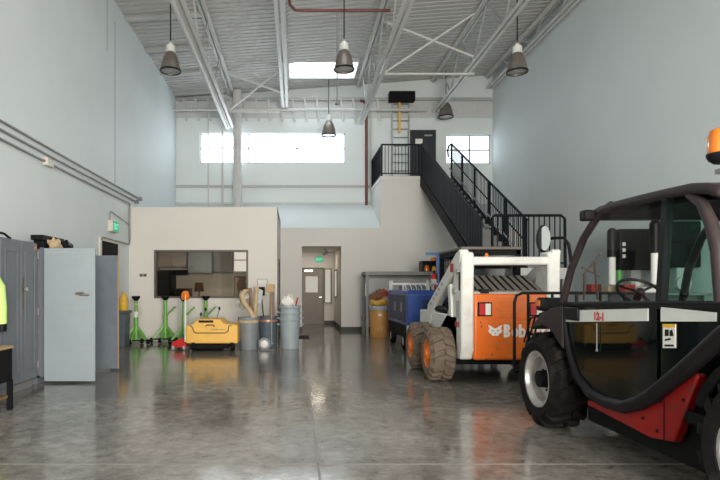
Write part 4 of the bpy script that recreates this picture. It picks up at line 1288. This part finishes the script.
def stroke_word(x0, z0, h, w_, st, adv):
    m = MB()

    def ring(cx, cz, r, a0, a1):
        n = max(8, int(abs(a1 - a0) / 15))
        A = [R(a0 + (a1 - a0) * i / n) for i in range(n + 1)]
        for i in range(n):
            q = [(cx + rr * math.cos(a) * w_ / (2 * r), cz + rr * math.sin(a)) for a, rr in ((A[i], r), (A[i + 1], r))]
            k_ = (r - st) / r
            q += [(cx + r * k_ * math.cos(A[i + 1]) * w_ / (2 * r), cz + r * k_ * math.sin(A[i + 1])), (cx + r * k_ * math.cos(A[i]) * w_ / (2 * r), cz + r * k_ * math.sin(A[i]))]
            m.prism(q, 'y', RY - .004, RY + .001)

    dep = [.0045]

    def rect(xa, xb, za, zb):
        dep[0] += .0003
        m.box(xa, xb, RY - dep[0], RY + .001, za, zb)
    xh = h * .72
    r = xh / 2
    for i, ch_ in enumerate('Bobcat'):
        x = x0 + i * adv + (.012 if i else 0)
        cx = x + w_ / 2
        if ch_ == 'B':
            rect(x, x + st * 1.1, z0, z0 + h)
            for cz, rr in ((z0 + h * .27, h * .27), (z0 + h * .74, h * .26)):
                ring(x + w_ * .45, cz, rr, -90, 90)
                rect(x, x + w_ * .46, cz - rr, cz - rr + st)
                rect(x, x + w_ * .46, cz + rr - st, cz + rr)
        elif ch_ == 't':
            rect(x + w_ * .2, x + w_ * .2 + st, z0, z0 + h)
            rect(x, x + w_ * .85, z0 + xh - st, z0 + xh)
        else:
            ring(cx, z0 + r, r, *((40, 320) if ch_ == 'c' else (0, 360)))
            if ch_ == 'b':
                rect(x, x + st, z0, z0 + h)
            if ch_ == 'a':
                rect(x + w_ - st, x + w_, z0, z0 + xh)
    return m


stroke_word(2.945, .685, .185, .096, .036, .101).build('lettering', M_paper, tg, smooth=False)
# body and towers
m = MB().box(2.34, 3.73, 7.85, 10.2, .36, .98).box(2.40, 3.67, RY + .1, 7.85, .38, 1.1)
m.build('body', M_white, t, .02)
bx('belly_pan', M_blackm, t, 2.40, 3.67, 8.1, 10.2, .24, .38)
for s in (-1, 1):
    xa, xb = (2.34, 2.52) if s < 0 else (3.56, 3.74)
    tw = MB().prism([(RY - .02, .50), (RY + .06, .36), (8.75, .36), (8.75, .78), (8.4, .98), (8.16, 1.20), (7.93, 1.84), (7.87, 1.90), (RY + .0, 1.90), (RY - .04, 1.84), (RY - .02, 1.30)], 'x', xa, xb).build('tower', M_white, t, .025)
    xo = xa - .002 if s < 0 else xb + .002
    if s < 0:
        MB().box(xo - .002, xo, 7.72, 7.88, .95, 1.2).build('spec_plate', M_steelg, tw)
        dm = MB()
        for i in range(3):
            dm.box(xo - .002, xo, 7.74 + i * .07, 7.79 + i * .07, .82, .90)
        dm.build('warning_decals', M_rag3, tw)
        MB().tube([(xo - .02, 7.95, 1.34), (xo + .03, 7.95, 1.34)], .05, 12).tube([(xo - .02, 7.8, 1.62), (xo + .03, 7.8, 1.62)], .04, 12).build('pivot_pin', M_chrome, tw)
        MB().box(xo - .003, xo, 7.70, 7.76, 1.35, 1.62).build('slot', M_blackm, tw)
    ax0, ax1 = (2.325, 2.45) if s < 0 else (3.63, 3.755)
    arm = MB().prism([(7.64, 1.91), (7.68, 1.94), (7.86, 1.90), (9.29, 1.22), (9.55, 1.10), (9.64, .85), (9.62, .48), (9.42, .48), (9.38, .80), (9.22, .96), (8.95, 1.13), (8.30, 1.46), (7.95, 1.64), (7.68, 1.74)], 'x', ax0, ax1).build('lift_arm', M_white, t, .02)
    if s < 0:
        MB().box(ax0 - .003, ax0, 7.97, 8.14, 1.62, 1.75).build('warning_decal', M_rag3, arm)
        dm = MB()
        for i in range(5):
            y = 8.55 + i * .17
            dm.box(ax0 - .003, ax0, y, y + .11, 1.42 - i * .082, 1.47 - i * .082)
        dm.build('number_marks', M_steelg, arm)
    MB().prism([(8.10, 1.45), (8.24, 1.42), (8.16, .98), (8.04, .95)], 'x', ax0 - .015, ax1 - .02).build('control_link', M_white, t, .01)
    MB().tube([((ax0 + ax1) / 2, 8.35, 1.02), ((ax0 + ax1) / 2, 9.45, 1.06)], .05, 12).tube([((ax0 + ax1) / 2, 7.95, .95), ((ax0 + ax1) / 2, 8.4, 1.02)], .03, 10).build('lift_cylinder', M_blackm, t)
m = MB().box(2.34, 3.74, RY - .03, RY + .14, 1.71, 1.83)
m.build('rear_crossbeam', M_white, t, .03, seg=3)
MB().lathe([(0, .06), (.02, .045), (.03, 0), (0, 0)], (2.72, RY + .05, 1.83), n=12).build('marker_lamp', M_amber, t)
# slatted hood
m = MB().prism([(RY + .08, 1.30), (RY + .08, 1.34), (8.35, 1.58), (8.35, 1.30)], 'x', 2.53, 3.55)
hd = m.build('hood', M_hood, t)
for i in range(9):
    x = 2.60 + i * .108
    MB().bar((x, RY + .12, 1.352), (x, 8.32, 1.572), .036, .01).build('grille_slot', M_blackm, hd)
MB().box(2.62, 2.74, RY + .0, RY + .10, 1.31, 1.37).box(2.66, 2.80, RY - .02, RY + .02, 1.335, 1.355).build('hood_latch', M_black, t)
bx('hood_lip', M_steelg, t, 2.53, 3.55, RY + .02, RY + .14, 1.30, 1.33)
# cab
cb = MB()
for x in (2.58, 3.42):
    for y in (8.40, 9.65):
        cb.box(x, x + .08, y, y + .08, .98, 1.96)
    cb.box(x, x + .08, 8.40, 9.73, 1.90, 1.98)
cb.box(2.58, 3.50, 8.40, 8.48, 1.90, 1.98).box(2.58, 3.50, 9.65, 9.73, 1.90, 1.98)
cab = cb.build('cab_frame', M_blackm, t, .01)
bx('cab_roof', M_frame, cab, 2.56, 3.52, 8.38, 9.75, 1.98, 2.03, bevel=.012)
bx('rear_window', M_dglass, cab, 2.66, 3.42, 8.43, 8.44, 1.5, 1.9)
for x in (2.59, 3.47):
    m = MB()
    for i in range(12):
        m.box(x, x + .012, 8.5 + i * .095, 8.515 + i * .095, .98, 1.9)
    for i in range(9):
        m.box(x, x + .012, 8.48, 9.65, 1.05 + i * .1, 1.062 + i * .1)
    m.build('side_screen_mesh', M_blackm, cab)
MB().box(2.85, 3.25, 8.6, 9.1, .98, 1.15).box(2.85, 3.25, 8.55, 8.68, 1.15, 1.7).build('seat', M_blackm, cab, .03)
# bucket coupler in front
bx('front_coupler', M_blackm, t, 2.30, 3.78, 9.95, 10.15, .15, .75, bevel=.02)

# ------------------------------------------------------------------ telehandler
t = thing('telehandler', 'compact black and red telehandler with an amber roof beacon', 'telehandler', (3.3, 4.2, 0))


def P(px, py, X=2.50):
    """side-plane point: (y, z) of a spot on the vehicle's flank at distance X from the axis"""
    Y = 540 * X / (px - 296)
    return (Y, 1.4 - (py - 287) * Y / 540)


wheel(t, 2.40, 1, 5.44, .475, .38, .27, M_tyreK, M_rimS, 16, M_blackm, .10, .035)
wheel(t, 4.35, -1, 5.44, .465, .36, .27, M_tyreK, M_rimS, 16, M_blackm, .10, .035)
wheel(t, 2.40, 1, 2.83, .475, .38, .27, M_tyreK, M_rimS, 16, M_blackm, .10, .035)
wheel(t, 4.35, -1, 2.83, .465, .36, .27, M_tyreK, M_rimS, 16, M_blackm, .10, .035)
bx('chassis', M_blackm, t, 2.86, 3.94, 2.0, 5.95, .34, .80, bevel=.03)
bx('belly_pan', M_blackm, t, 2.62, 3.94, 3.42, 4.86, .20, .52, bevel=.02)  # added low between the wheels to block light from the floor below
bx('axle_housing', M_blackm, t, 2.7, 4.1, 5.34, 5.54, .38, .56, bevel=.03)
bx('axle_housing', M_blackm, t, 2.7, 4.1, 2.73, 2.93, .38, .56, bevel=.03)
bx('engine_cover', M_blackm, t, 3.72, 4.3, 3.3, 4.95, .45, 1.12, bevel=.05)
# cab floor and lower flank
m = MB().prism([P(563, 303), P(566, 330), P(575, 372), P(590, 392), P(622, 406), P(650, 396), P(656, 391), P(656, 303)], 'x', 2.505, 2.535)
dr = m.build('door', M_dpanel, t)
dr['label'] = 'glossy black lower door'
MB().prism([P(563, 310.5), P(648, 308.5), P(648, 321), P(563, 322)], 'x', 2.497, 2.508).build('stripe', M_stripe, dr)
hh = MB().box(2.47, 2.51, P(580, 315)[0], P(567, 315)[0], 1.10, 1.22).build('door_handle', M_black, dr, .012)
p = P(594, 319.5)
letters('lettering', '12-1', .088, M_redx, dr, (2.4955, p[0], p[1]), (R(90), 0, R(-90)), weight=.004, extrude=.001, sx=1.0)
a, b_ = P(598, 323), P(598, 349)
MB().tube([(2.49, a[0], a[1]), (2.49, b_[0], b_[1])], .005, 6).ball((2.49, b_[0], b_[1] - .01), (.009, .011, .013)).build('pull_rod', M_steeld, dr)
m = MB().prism([P(660, 303), P(660, 391), P(690, 367), P(726, 332), P(740, 303)], 'x', 2.505, 2.535)
qp = m.build('quarter_panel', M_dpanel, t)
MB().prism([P(661, 307), P(716, 312.5), P(716, 321.5), P(661, 321.5)], 'x', 2.497, 2.508).build('stripe', M_stripe, qp)
sk = MB().prism([P(663, 324), P(675.5, 324), P(675.5, 348), P(663, 348)], 'x', 2.498, 2.507).build('safety_sticker', M_paper, qp)
MB().prism([P(663, 324), P(675.5, 324), P(675.5, 327.5), P(663, 327.5)], 'x', 2.4965, 2.4985).build('sticker_header', M_yel2, sk)
m = MB()
m.prism([P(665.3, 329.5), P(669, 329.5), P(669, 336), P(665.3, 336)], 'x', 2.4965, 2.4985)
m.prism([P(670, 331), P(672.5, 329.5), P(674, 336), P(670, 336)], 'x', 2.4965, 2.4985)
m.prism([P(665.3, 339), P(671, 338), P(671, 340), P(665.3, 341)], 'x', 2.4965, 2.4985)
m.prism([P(665, 344.5), P(674, 344.5), P(674, 346.5), P(665, 346.5)], 'x', 2.4965, 2.4985)
m.build('sticker_pictogram', M_plumk, sk)
# sill tube along the lower flank
lo = [(2.50,) + P(*q) for q in ((563, 303), (566, 332), (570, 354), (577, 376), (590, 393), (606, 402), (624, 407), (640, 403), (652, 396), (684, 371), (704, 353), (722, 336), (745, 318))]
MB().tube(lo, [.022, .024, .028, .036, .044, .05, .052, .054, .054, .056, .056, .054, .05], 10).build('sill_moulding', M_plumk, t)
# sill / waist rail under windows
MB().tube([(2.51,) + P(563, 304.5), (2.51,) + P(610, 304), (2.51,) + P(660, 304), (2.51,) + P(740, 305)], .026, 8).build('waist_rail', M_black, t)
# floor pan, inner box
bx('cab_floor', M_blackm, t, 2.54, 3.62, 3.0, 5.0, .52, .60)
MB().prism([P(563, 303), P(575, 372), P(622, 404), P(656, 388), P(726, 332), P(740, 303)], 'x', 3.60, 3.63).build('far_flank', M_blackm, t)
# red chassis skirt
m = MB().prism([P(587, 400, 2.53), P(587, 405, 2.53), P(650, 438, 2.53), P(673, 442, 2.53), P(697.5, 377, 2.53), P(694, 373, 2.53), P(650, 398, 2.53), P(624, 408, 2.53), P(610, 405, 2.53)], 'x', 2.53, 2.60)
rs_ = m.build('red_skirt', M_red, t, .012)
a, b_ = P(664, 391, 2.527), P(664, 440, 2.527)
MB().bar((2.527, a[0], a[1]), (2.527, b_[0], b_[1]), .004, .006).build('skirt_seam', M_plumk, rs_)
a = P(660, 427, 2.527)
m = MB()
for q in ((660, 401), (657, 431), (643, 418), (683, 400)):
    a = P(q[0], q[1], 2.527)
    m.lathe([(0, -.003), (.013, -.003), (.013, 0)], (2.528, a[0], a[1]), 'x', 10)
m.build('skirt_bolts', M_plumk, rs_)
# cab pillars
a_pts = [P(563, 303, 2.51), P(571, 270, 2.53), P(584, 238, 2.55), P(599, 214, 2.56), P(612, 205, 2.57)]
xs = [2.51, 2.53, 2.55, 2.56, 2.57]
for s in (0, 1):
    fx = (lambda x: x) if s == 0 else (lambda x: 6.14 - x)
    MB().tube([(fx(x), y, z) for x, (y, z) in zip(xs, a_pts)], [.034, .034, .034, .036, .036], 10).build('front_pillar', M_plum, t)
    MB().bar((fx(2.515), 3.72, 1.25), (fx(2.575), 3.74, 2.02), .05, .055).build('door_pillar', M_black, t)
    c_pts = [P(688, 196, 2.57), P(700, 204, 2.56), P(709, 224, 2.55), P(715, 252, 2.54), P(719, 303, 2.52)]
    MB().tube([(fx(x), y - .02, z) for x, (y, z) in zip((2.57, 2.56, 2.55, 2.54, 2.52), c_pts)], [.03, .035, .038, .038, .038], 10).build('rear_pillar', M_plum, t)
rf = [P(588, 213, 2.55), P(600, 206, 2.55), P(615, 201, 2.55), P(640, 194.5, 2.55), P(665, 188.5, 2.55), P(690, 183, 2.55), P(706, 182.5, 2.55), P(722, 186, 2.55)]
lo_ = [(y, z - .075) for y, z in rf]
MB().prism(rf + lo_[::-1], 'x', 2.53, 3.60).build('cab_roof', M_plum, t, .03, seg=3)
m = MB().prism([(y - .02, z - .075) for y, z in rf[1:]] + [(y - .02, z - .11) for y, z in rf[1:]][::-1], 'x', 2.62, 3.52)
m.build('headliner', M_blackm, t)
# glass
fw = [P(567, 301, 2.53), P(574, 272, 2.53), P(586, 240, 2.55), P(600, 217, 2.56), P(613, 208, 2.57), P(652, 201, 2.57), P(652, 301, 2.53)]
MB().prism(fw, 'x', 2.545, 2.552).build('side_window', M_glass, t)
rw = [P(664, 301, 2.53), P(664, 201, 2.57), P(686, 199, 2.57), P(698, 207, 2.56), P(707, 226, 2.55), P(713, 254, 2.54), P(717, 301, 2.53)]
MB().prism(rw, 'x', 2.545, 2.552).build('quarter_window', M_gglass, t)
MB().prism(fw, 'x', 3.585, 3.592).build('side_window', M_glass, t)
MB().prism(rw, 'x', 3.585, 3.592).build('quarter_window', M_gglass, t)
q0, q1, q2, q3 = a_pts[0], a_pts[1], a_pts[2], a_pts[3]
for (y0, z0_), (y1, z1_) in ((q0, q1), (q1, q2), (q2, q3)):
    pass
m = MB()
ring_ = []
for (y, z) in a_pts[:4]:
    ring_.append([(2.56, y + .0, z), (3.58, y + .0, z), (3.58, y - .008, z - .004), (2.56, y - .008, z - .004)])
m.loft(ring_)
m.build('windscreen', M_glass, t)
# interior
m = MB().prism([(4.82, .60), (5.06, .60), (5.06, 1.22), (4.98, 1.27), (4.86, 1.24), (4.82, 1.05)], 'x', 2.60, 3.55)
m.build('dashboard', M_blackm, t, .03)
MB().tube([(3.02, 4.9, 1.1), (3.02, 4.76, 1.34)], .03, 10).build('steering_column', M_black, t)
ctr, nrm = Vector((3.02, 4.74, 1.355)), Vector((0, -.62, .78)).normalized()
u_ = Vector((1, 0, 0))
v_ = nrm.cross(u_)
sw = MB().tube([ctr + (u_ * math.cos(2 * PI * k / 24) + v_ * math.sin(2 * PI * k / 24)) * .185 for k in range(24)], .014, 8, closed=True)
for k in range(3):
    a = 2 * PI * k / 3 + .5
    sw.tube([ctr, ctr + (u_ * math.cos(a) + v_ * math.sin(a)) * .18], .012, 6)
sw.ball(ctr, .04).build('steering_wheel', M_black, t)
MB().tube([(3.32, 4.5, .6), (3.32, 4.62, 1.32)], .014, 8).ball((3.32, 4.62, 1.34), .035).build('joystick', M_black, t)
MB().box(2.80, 3.30, 3.35, 3.9, .60, .98).prism([(3.28, .95), (3.46, .95), (3.36, 1.55), (3.22, 1.55)], 'x', 2.80, 3.30).build('seat', M_blackm, t, .05, seg=3)
# wiper on the windscreen
MB().tube([(2.72, 5.10, 1.28), (2.66, 4.98, 1.52), (2.74, 4.86, 1.70)], .011, 6).tube([(2.85, 5.1, 1.28), (2.72, 4.92, 1.62)], .011, 6).tube([(2.62, 4.95, 1.58), (2.80, 4.98, 1.50)], .010, 6).build('wiper', M_frame, t)
# front fender
m = MB().prism([(5.02, 1.22), (5.25, 1.19), (5.43, 1.13), (5.58, 1.05), (5.70, .97), (5.70, .955), (5.58, .985), (5.42, 1.02), (5.24, .99), (5.10, .88), (5.0, .83)], 'x', 2.47, 2.95)
m.build('front_fender', M_plum, t, .03, seg=3)
for i in range(3):
    MB().tube([(2.50 + i * .03, 5.92 - .05 * i, .80 + .03 * i), (2.50 + i * .05, 5.75, 1.07 + i * .025), (2.56 + i * .05, 5.6, 1.10 + i * .025), (2.65, 5.5, 1.02)], .010, 6).build('hose', M_black, t)
MB().box(2.80, 2.86, 4.9, 5.95, .34, 1.1).build('wheel_well', M_blackm, t)
MB().prism([(5.00, .5), (5.06, 1.2), (4.95, 1.2), (4.80, .62)], 'x', 2.52, 2.82).build('mud_guard', M_blackm, t)
# rear fender arch over the rear wheel
arc = [(2.83 + .60 * math.cos(R(a)), .465 + .60 * math.sin(R(a))) for a in range(20, 161, 14)]
arc2 = [(2.83 + .53 * math.cos(R(a)), .465 + .53 * math.sin(R(a))) for a in range(20, 161, 14)]
MB().prism(arc + arc2[::-1], 'x', 2.50, 2.95).build('rear_fender', M_blackm, t, .01)
bx('rear_body', M_blackm, t, 2.62, 4.1, 1.9, 3.1, .80, 1.28, bevel=.05)
bx('inner_wheel_wall', M_blackm, t, 2.84, 2.87, 3.0, 3.6, .36, 1.28)
# headlamp box, mirror, work lamp, beacon
hb = MB().box(2.55, 2.77, 5.62, 5.74, 1.15, 1.29).build('headlamp', M_black, t, .02)
MB().box(2.535, 2.55, 5.64, 5.72, 1.20, 1.26).build('amber_lens', M_amber, hb)
MB().tube([(2.62, 5.68, 1.17), (2.64, 5.6, 1.06)], .02, 8).build('lamp_bracket', M_black, t)
mi = MB().loft([[(2.42 + ox, 5.28 + oy + .035 * math.cos(a), 1.88 + .14 * math.sin(a)) if False else (2.42 + ox + .062 * math.cos(a), 5.28 + oy, 1.875 + oz + .135 * math.sin(a)) for a in [2 * PI * q / 20 for q in range(20)]] for ox, oy, oz in ((0, 0, 0), (.005, .03, 0), (.01, .06, 0))]).build('wing_mirror', M_black, t, .012)
MB().loft([[(2.425 + .04 * math.cos(a), 5.262 - .8 * .04 * math.cos(a) + oy, 1.875 + .12 * math.sin(a)) for a in [2 * PI * q / 20 for q in range(20)]] for oy in (0, .003)]).build('mirror_glass', M_mirror, mi)
MB().tube([(2.47, 5.3, 1.87), (2.50, 5.24, 1.875), (2.56, 5.16, 1.87), (2.575, 5.1, 1.80), (2.57, 5.06, 1.70), (2.54, 4.98, 1.60)], .016, 8).build('mirror_arm', M_black, t)
wl = MB().box(2.44, 2.53, 4.56, 4.66, 1.965, 2.055).build('work_lamp', M_plumk, t, .015)
MB().box(2.45, 2.52, 4.66, 4.665, 1.98, 2.04).build('lamp_lens', M_paper, wl)
bc = (2.635, 3.33, 0)
MB().tube([(bc[0], bc[1], 2.02), (bc[0] + .015, bc[1], 2.10), (bc[0], bc[1], 2.17)], .018, 8).box(bc[0] - .03, bc[0] + .03, bc[1] - .03, bc[1] + .03, 2.10, 2.13).build('beacon_stalk', M_steeld, t)
bcn = MB().lathe([(0, 0), (.05, 0), (.075, .02), (.088, .045), (.088, .06), (0, .06)], (bc[0], bc[1], 2.165), n=24).build('beacon_base', M_black, t)
MB().lathe([(.080, .06), (.082, .10), (.078, .17), (.066, .205), (.04, .215), (0, .218)], (bc[0], bc[1], 2.165), n=24).build('beacon_lens', M_amber, bcn)
# boom and fork carriage
m = MB().prism([(2.1, 1.02), (2.1, 1.26), (5.5, 1.0), (6.15, .62), (6.15, .38), (5.5, .76)], 'x', 3.66, 3.86)
m.build('boom', M_red, t, .02)
fc = MB()
X0, X1, FY = 2.54, 4.1, 6.28
fc.tube([(X0, FY, .42), (X0, FY, 1.22), (X0 + .025, FY, 1.30), (X0 + .09, FY, 1.33), (X1 - .09, FY, 1.33), (X1, FY, 1.24), (X1, FY, .42)], .018, 8)
fc.tube([(X0, FY, .42), (X1, FY, .42)], .02, 8)
fc.tube([(X0 + .18, FY, .85), (X1 - .18, FY, .85)], .016, 8)
for i in range(1, 6):
    x = X0 + .16 + (X1 - X0 - .16) * (i - 1) / 5
    fc.tube([(x, FY, .42), (x, FY, 1.33)], .016, 8)
fr = fc.build('fork_carriage', M_black, t)
bx('carriage_plate', M_black, t, 2.9, 3.95, 6.1, 6.22, .30, .62, bevel=.02)
for x in (3.0, 3.75):
    MB().prism([(6.2, .62), (6.24, .62), (6.24, .1), (7.1, .06), (7.1, .04), (6.2, .04)], 'x', x, x + .1).build('fork_tine', M_blackm, t)
